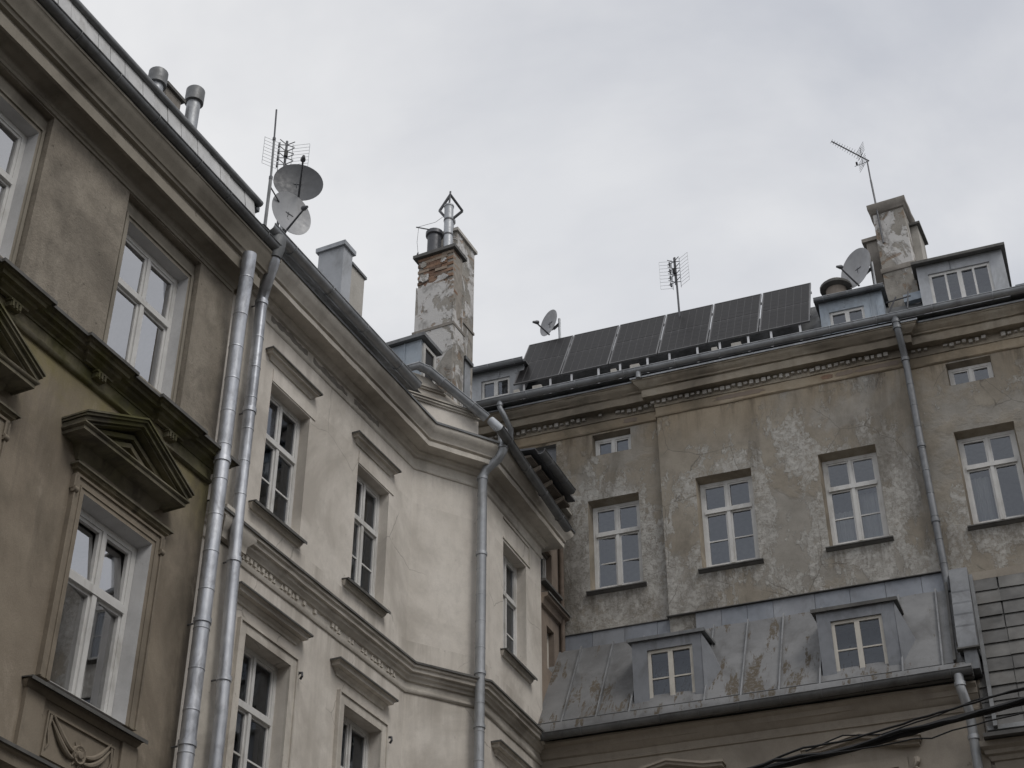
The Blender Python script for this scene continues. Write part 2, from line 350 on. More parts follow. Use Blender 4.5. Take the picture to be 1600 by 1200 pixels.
WM = {}
class MB:
    def __init__(s): s.v = []; s.f = []; s.sm = []
    def add(s, vs, fs, smooth=False):
        b = len(s.v); s.v += [tuple(p) for p in vs]
        for f in fs: s.f.append([b + i for i in f]); s.sm.append(smooth)
        return s
    def box(s, u0, u1, o0, o1, z0, z1):
        y0, y1 = -o1, -o0
        return s.add([(u0, y0, z0), (u1, y0, z0), (u1, y1, z0), (u0, y1, z0), (u0, y0, z1), (u1, y0, z1), (u1, y1, z1), (u0, y1, z1)],
                     [(3, 2, 1, 0), (4, 5, 6, 7), (0, 1, 5, 4), (1, 2, 6, 5), (2, 3, 7, 6), (3, 0, 4, 7)])
    def quad(s, a, b, c, d): return s.add([a, b, c, d], [(0, 1, 2, 3)])
    def poly(s, pts, o0, o1):
        """polygon in (u,z), counter-clockwise seen from outside, extruded from out o0 to o1"""
        n = len(pts)
        vs = [(u, -o1, z) for u, z in pts] + [(u, -o0, z) for u, z in pts]
        fs = [tuple(range(n)), tuple(range(2 * n - 1, n - 1, -1))]
        fs += [(i, n + i, n + (i + 1) % n, (i + 1) % n) for i in range(n)]
        return s.add(vs, fs)
    def upoly(s, pts, u0, u1):
        """polygon in (out,z) extruded along u"""
        n = len(pts)
        vs = [(u0, -o, z) for o, z in pts] + [(u1, -o, z) for o, z in pts]
        fs = [tuple(range(n)), tuple(range(2 * n - 1, n - 1, -1))] + [(i, n + i, n + (i + 1) % n, (i + 1) % n) for i in range(n)]
        return s.add(vs, fs)
    def sweep(s, path, prof, jit=0., step=0., smooth=False, close=True):
        """moulding: profile [(out,z)] swept along plan path [(u,out)] with mitres"""
        P = [Vector((u, -o, 0)) for u, o in path]
        offs = []
        for i, p in enumerate(P):
            d0 = (P[i] - P[i - 1]).normalized() if i else None
            d1 = (P[i + 1] - P[i]).normalized() if i < len(P) - 1 else None
            n0 = Vector((d0.y, -d0.x, 0)) if d0 else None
            n1 = Vector((d1.y, -d1.x, 0)) if d1 else None
            if n0 and n1:
                b = (n0 + n1)
                b = b / max(.15, b.dot(n0)) if b.length > 1e-6 else n0
                offs.append(b)
            else: offs.append(n0 or n1)
        Q = []
        for i in range(len(P) - 1):
            k = max(1, int((P[i + 1] - P[i]).length / step)) if step else 1
            for j in range(k):
                t = j / k; Q.append((P[i].lerp(P[i + 1], t), offs[i].lerp(offs[i + 1], t), j > 0))
        Q.append((P[-1], offs[-1], False))
        n = len(prof); vs = []
        for p, of, inner in Q:
            for (o, z) in prof:
                jo = random.uniform(-jit, jit) * 1.7 if inner else 0; jz = random.uniform(-jit, jit) * 1.1 if inner else 0
                q = p + of * (o + (jo if o > .02 else 0)); vs.append((q.x, q.y, z + jz))
        fs = []
        m = n if close else n - 1
        for i in range(len(Q) - 1):
            for j in range(m):
                a, b = i * n + j, i * n + (j + 1) % n
                fs.append((a, b, b + n, a + n))
        if close: fs += [tuple(range(n - 1, -1, -1)), tuple((len(Q) - 1) * n + j for j in range(n))]
        return s.add(vs, fs, smooth)
    def tube(s, pts, r, seg=10, cap=True, smooth=True):
        P = [Vector(p) for p in pts]; rr = r if isinstance(r, (list, tuple)) else [r] * len(P)
        vs = []; up = None
        for i, p in enumerate(P):
            t = (P[min(i + 1, len(P) - 1)] - P[max(i - 1, 0)]).normalized()
            if up is None:
                up = Vector((0, 0, 1)) if abs(t.z) < .9 else Vector((1, 0, 0))
            x = t.cross(up).normalized(); up = x.cross(t).normalized()
            for k in range(seg):
                a = 2 * math.pi * k / seg; q = p + (x * math.cos(a) + up * math.sin(a)) * rr[i]; vs.append(q)
        fs = [(i * seg + k, i * seg + (k + 1) % seg, (i + 1) * seg + (k + 1) % seg, (i + 1) * seg + k) for i in range(len(P) - 1) for k in range(seg)]
        s.add(vs, fs, smooth)
        if cap:
            b = len(s.v) - len(vs)
            s.f.append([b + k for k in range(seg - 1, -1, -1)]); s.sm.append(False)
            s.f.append([b + (len(P) - 1) * seg + k for k in range(seg)]); s.sm.append(False)
        return s
    def lathe(s, prof, M=None, seg=24, smooth=True):
        """prof [(r,h)] about local z, placed by matrix M"""
        M = M or Matrix(); vs = []
        for r, h in prof:
            for k in range(seg):
                a = 2 * math.pi * k / seg; vs.append(M @ Vector((r * math.cos(a), r * math.sin(a), h)))
        fs = [(i * seg + k, i * seg + (k + 1) % seg, (i + 1) * seg + (k + 1) % seg, (i + 1) * seg + k) for i in range(len(prof) - 1) for k in range(seg)]
        return s.add(vs, fs, smooth)
    def wall(s, u0, u1, z0, z1, holes, o=0., depth=.25):
        """wall face at out o with rectangular openings whose reveals run in by depth"""
        us = sorted({u0, u1, *[h[0] for h in holes], *[h[1] for h in holes]}); zs = sorted({z0, z1, *[h[2] for h in holes], *[h[3] for h in holes]})
        us = [u for u in us if u0 <= u <= u1]; zs = [z for z in zs if z0 <= z <= z1]
        for i in range(len(us) - 1):
            for j in range(len(zs) - 1):
                cu, cz = (us[i] + us[i + 1]) / 2, (zs[j] + zs[j + 1]) / 2
                if any(h[0] < cu < h[1] and h[2] < cz < h[3] for h in holes): continue
                s.quad((us[i], -o, zs[j]), (us[i + 1], -o, zs[j]), (us[i + 1], -o, zs[j + 1]), (us[i], -o, zs[j + 1]))
        if depth:
            for a, b, c, d in holes: s.reveal(a, b, c, d, o, o - depth)
        return s
    def reveal(s, a, b, c, d, o0, o1):
        y0, y1 = -o0, -o1
        s.quad((a, y0, c), (a, y0, d), (a, y1, d), (a, y1, c)); s.quad((b, y0, d), (b, y0, c), (b, y1, c), (b, y1, d))
        s.quad((a, y0, d), (b, y0, d), (b, y1, d), (a, y1, d)); s.quad((b, y0, c), (a, y0, c), (a, y1, c), (b, y1, c))
        return s
    def splay(s, a, b, c, d, o0, a2, b2, c2, d2, o1):
        y0, y1 = -o0, -o1
        s.quad((a, y0, c), (a, y0, d), (a2, y1, d2), (a2, y1, c2)); s.quad((b, y0, d), (b, y0, c), (b2, y1, c2), (b2, y1, d2))
        s.quad((a, y0, d), (b, y0, d), (b2, y1, d2), (a2, y1, d2)); s.quad((b, y0, c), (a, y0, c), (a2, y1, c2), (b2, y1, c2))
        return s
    def mesh(s, name):
        me = bpy.data.meshes.new(name); me.from_pydata(s.v, [], s.f)
        me.polygons.foreach_set('use_smooth', s.sm); me.update(); me.set_sharp_from_angle(angle=R(38)); return me
    def build(s, name, mat, parent=None, frame=ID, fix=True):
        me = s.mesh(name)
        if fix:
            import bmesh
            bm = bmesh.new(); bm.from_mesh(me); bmesh.ops.recalc_face_normals(bm, faces=bm.faces); bm.to_mesh(me); bm.free()
        me.materials.append(MATS[mat])
        return link(bpy.data.objects.new(name, me), parent, frame.M)
def link(o, parent, M):
    col.objects.link(o)
    WM[o.name] = M
    if parent is not None:
        o.parent = parent; o.matrix_basis = WM[parent.name].inverted() @ M
    else: o.matrix_basis = M
    return o
def inst(src, parent, M):
    return link(bpy.data.objects.new(src.name.split('.')[0], src.data), parent, M)
def thing(name, label, cat, frame, group=None):
    o = bpy.data.objects.new(name, None); o.empty_display_size = .3
    link(o, None, frame.M); return tag(o, label, cat, group)
def tag(o, label, cat, group=None):
    o['label'] = label; o['category'] = cat
    if group: o['group'] = group
    return o
def struct(o): o['kind'] = 'structure'; return o
def stuff(o): o['kind'] = 'stuff'; return o

# ------------------------------------------------------------------ builders
def window(par, F, u0, u1, z0, z1, o, kind='T', split=.64, bars=True, mat='white_paint', fw=.065, curtain=None, room=True, name='window', glass='window_glass', yaw=0., lean=0.):
    """casement window with its frame's front at out o; panes, sashes and bars are sub-parts"""
    g = MB(); d = .07
    g.box(u0, u0 + fw, o - d, o, z0, z1); g.box(u1 - fw, u1, o - d, o, z0, z1)
    g.box(u0 + fw, u1 - fw, o - d, o - .002, z0, z0 + fw); g.box(u0 + fw, u1 - fw, o - d, o - .002, z1 - fw, z1)
    um = (u0 + u1) / 2; zt = z0 + (z1 - z0) * split
    cells = []
    mw = fw * .62
    if kind == 'T':
        g.box(u0 + fw, u1 - fw, o - d, o + .022, zt - mw, zt + mw)
        g.box(um - mw * .8, um + mw * .8, o - d, o + .012, z0 + fw, zt - mw); g.box(um - mw * .6, um + mw * .6, o - d, o + .006, zt + mw, z1 - fw)
        cells = [(u0 + fw, um - mw * .8, z0 + fw, zt - mw, bars), (um + mw * .8, u1 - fw, z0 + fw, zt - mw, bars),
                 (u0 + fw, um - mw * .6, zt + mw, z1 - fw, False), (um + mw * .6, u1 - fw, zt + mw, z1 - fw, False)]
    elif kind == 'two':
        g.box(um - mw * .8, um + mw * .8, o - d, o + .01, z0 + fw, z1 - fw)
        cells = [(u0 + fw, um - mw * .8, z0 + fw, z1 - fw, bars), (um + mw * .8, u1 - fw, z0 + fw, z1 - fw, bars)]
    elif kind == 'four':
        q = [u0 + (u1 - u0) * t for t in (.25, .5, .75)]
        for k, x in enumerate(q):
            ww = mw * (1.0 if k == 1 else .55); g.box(x - ww, x + ww, o - d, o + (.012 if k == 1 else .005), z0 + fw, z1 - fw)
        e = [u0 + fw] + q + [u1 - fw]
        cells = [(e[k] + (0 if k == 0 else mw * .55), e[k + 1] - (0 if k == 3 else mw * .55), z0 + fw, z1 - fw, False) for k in range(4)]
    win = g.build(name, mat, par, F)
    sw = fw * .55
    for (a, b, c, e, bar) in cells:
        sg = MB(); f0, f1 = o - d + .012, o - .012
        sg.box(a, a + sw, f0, f1, c, e); sg.box(b - sw, b, f0, f1, c, e); sg.box(a + sw, b - sw, f0, f1 - .002, c, c + sw); sg.box(a + sw, b - sw, f0, f1 - .002, e - sw, e)
        sg.build('sash', mat, win, F)
        if bar:
            zb = c + (e - c) * .47
            MB().box(a + sw, b - sw, f0 + .01, f1 - .006, zb - .011, zb + .011).build('glazing_bar', mat, win, F)
        j = [random.uniform(-.006, .006) for _ in range(3)]
        y = -(o - d * .5); yw = yaw / 2 if (kind == 'T' and e < zt) else 0.; ln = lean if (kind == 'T' and c > zt) else 0.
        MB().quad((a + sw * .6, y + j[0] - yw, c + sw * .6), (b - sw * .6, y + j[1] + yw, c + sw * .6), (b - sw * .6, y + j[1] + j[2] + yw + ln, e - sw * .6), (a + sw * .6, y + j[0] + j[2] - yw + ln, e - sw * .6)).build('pane', glass, win, F, False)
    if room:
        r = MB(); o0, o1 = o - d, o - 1.5; m = .28
        a, b, c, e = u0 - m, u1 + m, z0 - .5, z1 + .22
        r.quad((a, -o1, c), (b, -o1, c), (b, -o1, e), (a, -o1, e)); r.quad((a, -o0, c), (a, -o1, c), (a, -o1, e), (a, -o0, e)); r.quad((b, -o1, c), (b, -o0, c), (b, -o0, e), (b, -o1, e))
        r.quad((a, -o1, e), (b, -o1, e), (b, -o0, e), (a, -o0, e)); r.quad((a, -o0, c), (b, -o0, c), (b, -o1, c), (a, -o1, c))
        r.wall(a, b, c, e, [(u0, u1, z0, z1)], o0 - .004, .0)
        r.build('room_lining', 'room', win, F, False)
    for (ca, cb, cz0, cz1) in (curtain or []):
        a, b = u0 + (u1 - u0) * ca, u0 + (u1 - u0) * cb; c, e = z0 + (z1 - z0) * cz0, z0 + (z1 - z0) * cz1
        n = max(6, int((b - a) / .02)); cg = MB()
        yy = [-(o - .2) + .022 * math.sin(k * 1.5 + random.uniform(-.3, .3)) for k in range(n + 1)]
        vs = []
        for k in range(n + 1):
            x = a + (b - a) * k / n; vs += [(x, yy[k], c), (x, yy[k], e)]
        cg.add(vs, [(2 * k, 2 * k + 2, 2 * k + 3, 2 * k + 1) for k in range(n)], True)
        cg.build('curtain', 'curtain', win, F, False)
    return win

def gutter(par, F, path, z, r, mat='zinc_grey', rings=1.0, name='gutter', slope=0):
    """half-round trough; path [(u,out)] of the trough's axis in frame F"""
    prof = [(r * math.cos(t), z + r * math.sin(t)) for t in [math.pi * (1 + k / 10) for k in range(11)]]
    prof = [(-a, b) for a, b in prof]
    prof += [(-r * .93, z + .002), ] + [(-(r - .008) * math.cos(t), z + (r - .008) * math.sin(t)) for t in [math.pi * (2 - k / 8) for k in range(9)]][1:-1] + [(r * .93, z + .002)]
    # bead on the front lip
    g = MB().sweep(path, prof, smooth=True)
    gut = g.build(name, mat, par, F)
    bead = MB()
    for i in range(len(path) - 1):
        (a, oa), (b, ob) = path[i], path[i + 1]
        d = Vector((b - a, -(ob - oa), 0)).normalized(); n = Vector((d.y, -d.x, 0))
        A = Vector((a, -oa, z + .002)) + n * r; B = Vector((b, -ob, z + .002)) + n * r
        bead.tube([A, B], .011, 6)
        L = (B - A).length; k = int(L / rings)
        for j in range(k):
            t = (j + .5 + random.uniform(-.1, .1)) / max(k, 1); c = Vector((a, -oa, 0)).lerp(Vector((b, -ob, 0)), t)
            ring = []
            for q in range(9):
                th = math.pi * q / 8
                ring.append(c + n * ((r + .004) * math.cos(th)) + Vector((0, 0, z - (r + .004) * math.sin(th))))
            bead.tube(ring, .009, 5)
    bead.build('gutter_bracket', mat, gut, F)
    return gut

def pipe(par, F, pts, r, mat='zinc_grey', rings=(), name='downpipe', seams=()):
    g = MB(); g.tube([(u, -o, z) for u, o, z in pts], r, 16)
    pp = g.build(name, mat, par, F)
    for (u, o, z) in rings:
        for i in range(len(pts) - 1):
            (u0, o0, z0), (u1, o1, z1) = pts[i], pts[i + 1]
            if z1 <= z <= z0 and z1 != z0: t = (z - z0) / (z1 - z0); u, o = u0 + (u1 - u0) * t, o0 + (o1 - o0) * t; break
        MB().lathe([(r, z - .03), (r + .012, z - .03), (r + .012, z + .03), (r, z + .03)], Matrix.Translation((u, -o, 0)), 16, False).build('pipe_collar', mat, pp, F)
    for (u, o, z) in rings:
        MB().tube([(u, -o, z), (u, -o + .22, z)], .011, 6).build('pipe_bracket', 'zinc_dark', pp, F)
    def onpipe(z):
        for i in range(len(pts) - 1):
            (u0, o0, z0), (u1, o1, z1) = pts[i], pts[i + 1]
            if z1 <= z <= z0: t = (z - z0) / (z1 - z0) if z1 != z0 else 0; return (u0 + (u1 - u0) * t, o0 + (o1 - o0) * t, z)
        return None
    for q in filter(None, [onpipe(x[2]) for x in seams]):
        u, o, z = q
        MB().lathe([(r - .001, z - .012), (r + .005, z - .006), (r + .005, z + .006), (r - .001, z + .012)], Matrix.Translation((u, -o, 0)), 16, False).build('pipe_seam', mat, pp, F)
    return pp

def hood(par, F, u0, u1, ztop, h=.115, p=.105, mat='plaster_cream_trim', capmat='cap_metal', name='window_hood'):
    prof = [(0, ztop - h), (.02, ztop - h), (.025, ztop - h * .8), (p * .42, ztop - h * .62), (p * .45, ztop - h * .5), (p * .8, ztop - h * .42), (p * .85, ztop - h * .15), (p, ztop - h * .08), (p, ztop), (0, ztop + .015)]
    hd = MB().sweep([(u0 + p, -.06), (u0 + p, 0), (u1 - p, 0), (u1 - p, -.06)], prof, .003, .25).build(name, mat, par, F)
    MB().sweep([(u0 + p, -.02), (u0 + p, 0), (u1 - p, 0), (u1 - p, -.02)], [(0, ztop + .018), (p + .012, ztop + .004), (p + .014, ztop - .014), (p + .018, ztop - .014), (p + .018, ztop + .010), (0, ztop + .026)]).build('drip_edge', capmat, hd, F)
    return hd
def sill(par, F, u0, u1, ztop, p=.12, h=.13, mat='plaster_cream_trim', capmat='cap_metal', o=0.):
    s_ = MB().sweep([(u0 + p * .6, o - .1), (u0 + p * .6, o), (u1 - p * .6, o), (u1 - p * .6, o - .1)], [(0, ztop - h), (.03, ztop - h), (p * .45, ztop - h * .6), (p * .5, ztop - h * .3), (p * .55, ztop - .03), (0, ztop - .03)], .003, .3).build('sill', mat, par, F)
    MB().upoly([(o - .22, ztop + .012), (o - .22, ztop), (o + p - .012, ztop - .03), (o + p - .012, ztop - .052), (o + p, ztop - .055), (o + p, ztop - .018)], u0, u1).build('sill_flashing', capmat, s_, F)
    return s_
def band(g, u0, u1, z0, z1, wd, o0, o1):
    """flat surround strips left, right and over an opening"""
    g.box(u0 - wd, u0, o0, o1, z0, z1 + wd); g.box(u1, u1 + wd, o0, o1, z0, z1 + wd); g.box(u0, u1, o0, o1, z1, z1 + wd)
def chevron(g, uL, uR, zl, zp, t, o0, o1):
    um = (uL + uR) / 2
    g.poly([(uL, zl), (uL, zl - t), (um, zp - t), (um, zp)], o0, o1); g.poly([(um, zp), (um, zp - t), (uR, zl - t), (uR, zl)], o0, o1)

# ------------------------------------------------------------------ ground and unseen sides of the courtyard
g = MB().quad((-300, -300, 0), (300, -300, 0), (300, 300, 0), (-300, 300, 0)).build('ground', 'cobble', None, ID, False)
struct(g)
def wing(name, label, F, u0, u1, zt, depth, rise):
    t = thing(name, label, 'building', F)
    holes = []
    n = int((u1 - u0) / 2.6)
    for i in range(n):
        uc = u0 + (i + .5) * (u1 - u0) / n
        for k in range(int(zt / 3.8)):
            holes.append((uc - .5, uc + .5, 1.2 + k * 3.8, 3.1 + k * 3.8))
    MB().wall(u0, u1, 0, zt, holes, 0, .2).build('wall', 'wing_plaster', t, F)
    for h in holes:
        wn_ = MB(); wn_.box(h[0], h[1], -.26, -.2, h[2], h[3]); MB().quad((h[0] + .06, .195, h[2] + .06), (h[1] - .06, .195, h[2] + .06), (h[1] - .06, .195, h[3] - .06), (h[0] + .06, .195, h[3] - .06)).build('pane', 'solar_cell', wn_.build('window', 'white_paint', t, F), F)
    MB().sweep([(u0, 0), (u1, 0)], [(0, zt - .4), (.06, zt - .4), (.1, zt - .2), (.35, zt - .15), (.4, zt), (0, zt)]).build('cornice', 'wing_plaster', t, F)
    MB().upoly([(.45, zt), (-depth / 2, zt + rise), (-depth, zt), (-depth, zt - .1), (.45, zt - .03)], u0, u1).build('roof', 'zinc_dark', t, F)
    MB().box(u0, u1, -depth, -depth + .3, 0, zt - .12).build('rear_wall', 'wing_plaster', t, F)
    return t
RW = 5.5
fr = Frame(RW * math.cos(R(AZA)), -RW * math.sin(R(AZA)), AZA + 180)
wing('courtyard_wing', 'plastered wing closing the courtyard opposite the brown house', fr, -19.5, 12, 16.0, 8, 2.5)
wing('courtyard_wing', 'plastered wing closing the courtyard behind the viewer', Frame(-2, -7.5, 290.5), -14, 10, 13.0, 8, 2.5)

# ------------------------------------------------------------------ brown townhouse on the left
HA = thing('brown_townhouse', 'brown rough-plastered townhouse with green-stained band and pediment window at left', 'building', FA)
UPW = [(10.54, 11.71), (7.77, 8.94), (5.0, 6.17)]
LOW = [(10.47, 11.62), (7.97, 9.12), (5.47, 6.62)]
UZ0, UZ1, LZ0, LZ1 = 11.83, 13.64, 7.83, 9.88
rec = [(a - .17, b + .085, 11.50, 13.90) for a, b in UPW]
MB().wall(1.5, 12.5, 11.2, 14.5, rec, 0, .09).build('wall', 'plaster_brown', HA, FA)
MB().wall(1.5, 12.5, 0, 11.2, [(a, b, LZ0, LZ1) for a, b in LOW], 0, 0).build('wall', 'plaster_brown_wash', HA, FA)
MB().box(1.5, 12.49, -9, -8.7, 0, 14.0).build('rear_wall', 'plaster_brown_smooth', HA, FA)
MB().quad((12.5, 0, 0), (12.5, 9, 0), (12.5, 9, 14.5), (12.5, 0, 14.5)).build('end_wall', 'plaster_brown_smooth', HA, FA)
for i, (a, b) in enumerate(UPW):
    r = rec[i]
    MB().wall(r[0], r[1], r[2], r[3], [(a, b, UZ0, UZ1)], -.09, 0).build('recess_panel', 'plaster_grey_trim', HA, FA)
    g = MB(); g.box(b + .03, b + .07, -.09, -.07, 11.5, 13.72); g.box(a - .08, a - .04, -.09, -.07, 11.5, 13.72); g.box(a - .04, b + .03, -.09, -.07, 13.69, 13.72)
    g.build('surround_bead', 'plaster_grey_trim', HA, FA)
    MB().splay(a, b, UZ0, UZ1, -.09, a + .03, b - .02, UZ0, UZ1 - .03, -.24).build('window_reveal', 'reveal_paint', HA, FA)
    window(HA, FA, a + .03, b - .02, UZ0, UZ1 - .03, -.225, 'T', .60, False, 'white_paint', .065, glass='window_glass_bright')
for i, (a, b) in enumerate(LOW):
    MB().splay(a, b, LZ0, LZ1, .04, a + .03, b - .05, LZ0, LZ1 - .05, -.13).build('window_reveal', 'reveal_paint', HA, FA)
    g = MB(); band(g, a, b, LZ0, LZ1, .14, 0, .04); band(g, a - .14, b + .14, LZ0, LZ1 + .14, .025, 0, .06); band(g, a - .05, b + .05, LZ0, LZ1 + .05, .018, .04, .052)
    g.build('window_surround', 'plaster_brown_smooth', HA, FA)
    window(HA, FA, a + .03, b - .05, LZ0, LZ1 - .05, -.11, 'T', .62, False, 'white_paint', .07, curtain=[(.66, .97, 0, .60)], glass='window_glass_bright', yaw=.05, lean=.046)
    hood(HA, FA, a - .21, b + .23, 10.13, .11, .09, 'algae_frieze', 'algae_trim', 'crown_moulding')
    for uu in (a - .15, b + .15):
        sc = MB(); sc.box(uu - .035, uu + .035, .0, .06, 9.86, 10.02)
        sc.lathe([(.0, -.03), (.035, -.03), (.035, .03), (0, .03)], Matrix.Translation((uu, -.05, 9.85)) @ Matrix.Rotation(R(90), 4, 'Y'), 10); sc.tube([(uu, -.03, 9.84), (uu + .01, -.03, 9.78), (uu, -.035, 9.75)], .012, 6)
        sc.build('scroll_console', 'plaster_brown_smooth', HA, FA)
    MB().box(a - .1, b + .11, .0, .035, 10.135, 10.26).build('pediment_frieze', 'plaster_brown_smooth', HA, FA)
    # pediment: bed moulding, corona, raking mouldings, stepped tympanum
    uL, uR = a - .47, b + .22
    um = (uL + uR) / 2
    base = MB()
    base.sweep([(uL + .33, -.05), (uL + .33, 0), (uR - .33, 0), (uR - .33, -.05)], [(0, 10.20), (.03, 10.21), (.045, 10.25), (.08, 10.28), (.10, 10.345), (.25, 10.375), (.26, 10.365), (.28, 10.365), (.28, 10.405), (.295, 10.41), (.31, 10.425), (.31, 10.44), (0, 10.44)], .003, .3)
    ped = base.build('pediment', 'algae_trim', HA, FA)
    ck = MB(); chevron(ck, uL, uR, 10.545, 10.985, .022, .0, .345); chevron(ck, uL + .012, uR - .012, 10.523, 10.962, .028, 0, .325); chevron(ck, uL + .03, uR - .03, 10.495, 10.933, .045, 0, .29); chevron(ck, uL + .06, uR - .06, 10.45, 10.885, .02, 0, .25)
    ck.build('raking_cornice', 'algae_trim', ped, FA)
    ty = MB()
    ty.poly([(uL + .1, 10.42), (uR - .1, 10.42), (um, 10.85)], .0, .10)
    for t, o1 in ((0, .17), (.1, .145)):
        chevron(ty, uL + .14 + t * 2.6, uR - .14 - t * 2.6, 10.47 + t * .1, 10.815 - t * .95, .055, .1, o1)
    ty.build('tympanum', 'algae_frieze', ped, FA)
    # sill, panel with swag
    sill(HA, FA, a - .33, b + .27, 7.76, .14, .10, 'plaster_brown_smooth', 'cap_metal')
    ap = MB(); ap.box(a - .28, a - .02, 0, .05, 7.0, 7.655); ap.box(b + .0, b + .24, 0, .05, 7.0, 7.655); ap.box(a - .02, b, 0, .02, 7.0, 7.655)
    ap.build('apron', 'plaster_brown_smooth', HA, FA)
    pf = MB()
    A0, A1, Z0, Z1 = a + .06, b - .08, 7.12, 7.56
    for q in ((A0, A1, Z0, Z0 + .02), (A0, A1, Z1 - .02, Z1), (A0, A0 + .02, Z0 + .02, Z1 - .02), (A1 - .02, A1, Z0 + .02, Z1 - .02)): pf.box(q[0], q[1], .02, .04, q[2], q[3])
    pf.build('panel_frame', 'plaster_brown_smooth', HA, FA)
    sw = MB(); uc = (A0 + A1) / 2
    for sgn in (-1, 1):
        for k in range(2):
            pts = [(uc + sgn * (.44 - .4 * t), -.03 - .012 * math.sin(t * 3.1), 7.50 - .30 * math.sin(t * 1.75) + (.07 * k) + .05 * t) for t in [j / 9 for j in range(10)]]
            sw.tube(pts, [.008 + .02 * math.sin(math.pi * j / 9) for j in range(10)], 7)
        sw.tube([(uc + sgn * .45, -.03, 7.53), (uc + sgn * .47, -.035, 7.4), (uc + sgn * .43, -.03, 7.26), (uc + sgn * .46, -.03, 7.2)], [.02, .014, .012, .004], 6)
    sw.lathe([(0, .05), (.035, .045), (.05, .02), (.06, .02), (.085, .035), (.10, 0)], Matrix.Translation((uc, -.02, 7.30)) @ Matrix.Rotation(R(90), 4, 'X'), 14)
    for k in range(9):
        an = k * 2 * math.pi / 9; sw.tube([(uc + .05 * math.cos(an), -.03, 7.30 + .05 * math.sin(an)), (uc + .13 * math.cos(an), -.025, 7.30 + .13 * math.sin(an))], [.022, .006], 5)
    sw.build('swag_relief', 'plaster_brown_smooth', HA, FA)
MB().sweep([(1.5, 0), (12.45, 0)], [(0, 6.72), (.05, 6.73), (.08, 6.8), (.16, 6.84), (.17, 6.93), (.2, 6.95), (.2, 6.985), (0, 7.0)], .003, .4).build('lower_string_course', 'plaster_brown_smooth', HA, FA)
MB().upoly([(0, 7.012), (.215, 6.99), (.215, 6.965), (.222, 6.965), (.222, 6.998), (0, 7.02)], 1.5, 12.46).build('string_flashing', 'cap_metal', HA, FA)
# string course under the top floor, breaking forward over consoles
brk = [(8.80, 9.13), (10.14, 10.5), (11.39, 11.78), (7.5, 7.85), (6.1, 6.45)]
path = [(1.5, 0)]
for a, b in sorted(brk): path += [(a, 0), (a, .045), (b, .045), (b, 0)]
path += [(12.5, 0), (12.5, -.3)]
sc_ = MB().sweep(path, [(0, 11.29), (.045, 11.29), (.05, 11.31), (.10, 11.34), (.11, 11.375), (.16, 11.38), (.165, 11.42), (.19, 11.43), (.205, 11.465), (0, 11.48)], .003, .3).build('string_course', 'algae_trim', HA, FA)
MB().sweep(path, [(0, 11.492), (.222, 11.475), (.222, 11.445), (.23, 11.445), (.23, 11.484), (0, 11.502)]).build('string_flashing', 'cap_metal', sc_, FA)
MB().box(1.5, 12.47, 0, .03, 11.17, 11.289).build('string_frieze', 'algae_frieze', HA, FA)
MB().sweep([(1.5, .0), (12.48, 0)], [(0, 11.10), (.03, 11.105), (.05, 11.125), (.05, 11.15), (.03, 11.169), (0, 11.169)], .002, .3).build('astragal', 'algae_trim', HA, FA)
for a, b in brk:
    cb = MB(); c = (a + b) / 2 + .03
    cb.box(c - .075, c + .075, .03, .10, 11.20, 11.288); cb.box(c - .09, c + .09, .03, .115, 11.265, 11.289)
    for k in (-1, 0, 1): cb.box(c + k * .05 - .013, c + k * .05 + .013, .1, .118, 11.205, 11.262)
    cb.build('console', 'algae_trim', HA, FA)
# main cornice
ca = MB().sweep([(1.5, 0), (12.42, 0), (12.42, -.5)], [(0, 13.915), (.02, 13.915), (.025, 13.95), (.04, 13.96), (.05, 13.99), (.06, 14.03), (.075, 14.05), (.20, 14.10), (.21, 14.055), (.25, 14.055), (.25, 14.205), (.225, 14.21), (.225, 14.27), (.275, 14.285), (.285, 14.32), (.31, 14.33), (.33, 14.38), (.37, 14.44), (.40, 14.50), (.41, 14.535), (.42, 14.54), (.42, 14.575), (0, 14.6)], .003, .5).build('cornice', 'plaster_grey_trim', HA, FA)
gutter(HA, FA, [(1.5, .42), (12.75, .42)], 14.675, .085, 'zinc_dark', .75)
u = 1.5
sheet = None
while u < 12.3:
    wd = random.choice((.22, .27, .34)); o_ = random.uniform(-.006, .006)
    Z0_, Z1_ = 14.72, 15.24
    MB().add([(u, -.36 - o_, Z0_), (u + wd - .008, -.36 - o_, Z0_), (u + wd - .008, -.27 - o_, Z1_), (u, -.27 - o_, Z1_), (u, -.34 - o_, Z0_), (u + wd - .008, -.34 - o_, Z0_), (u + wd - .008, -.25 - o_, Z1_), (u, -.25 - o_, Z1_)],
             [(0, 1, 2, 3), (7, 6, 5, 4), (0, 4, 5, 1), (1, 5, 6, 2), (2, 6, 7, 3), (3, 7, 4, 0)]).build('flashing_sheet', 'zinc_sheet', HA, FA)
    u += wd
MB().tube([(1.5, -.28, 15.275), (12.45, -.28, 15.275)], .05, 10).build('roof_edge', 'zinc_dark', HA, FA)
MB().upoly([(.24, 15.27), (-4.5, 15.7), (-9, 15.1), (-9, 15.0), (.24, 15.2)], 1.5, 12.5).build('roof', 'zinc_dark', HA, FA)
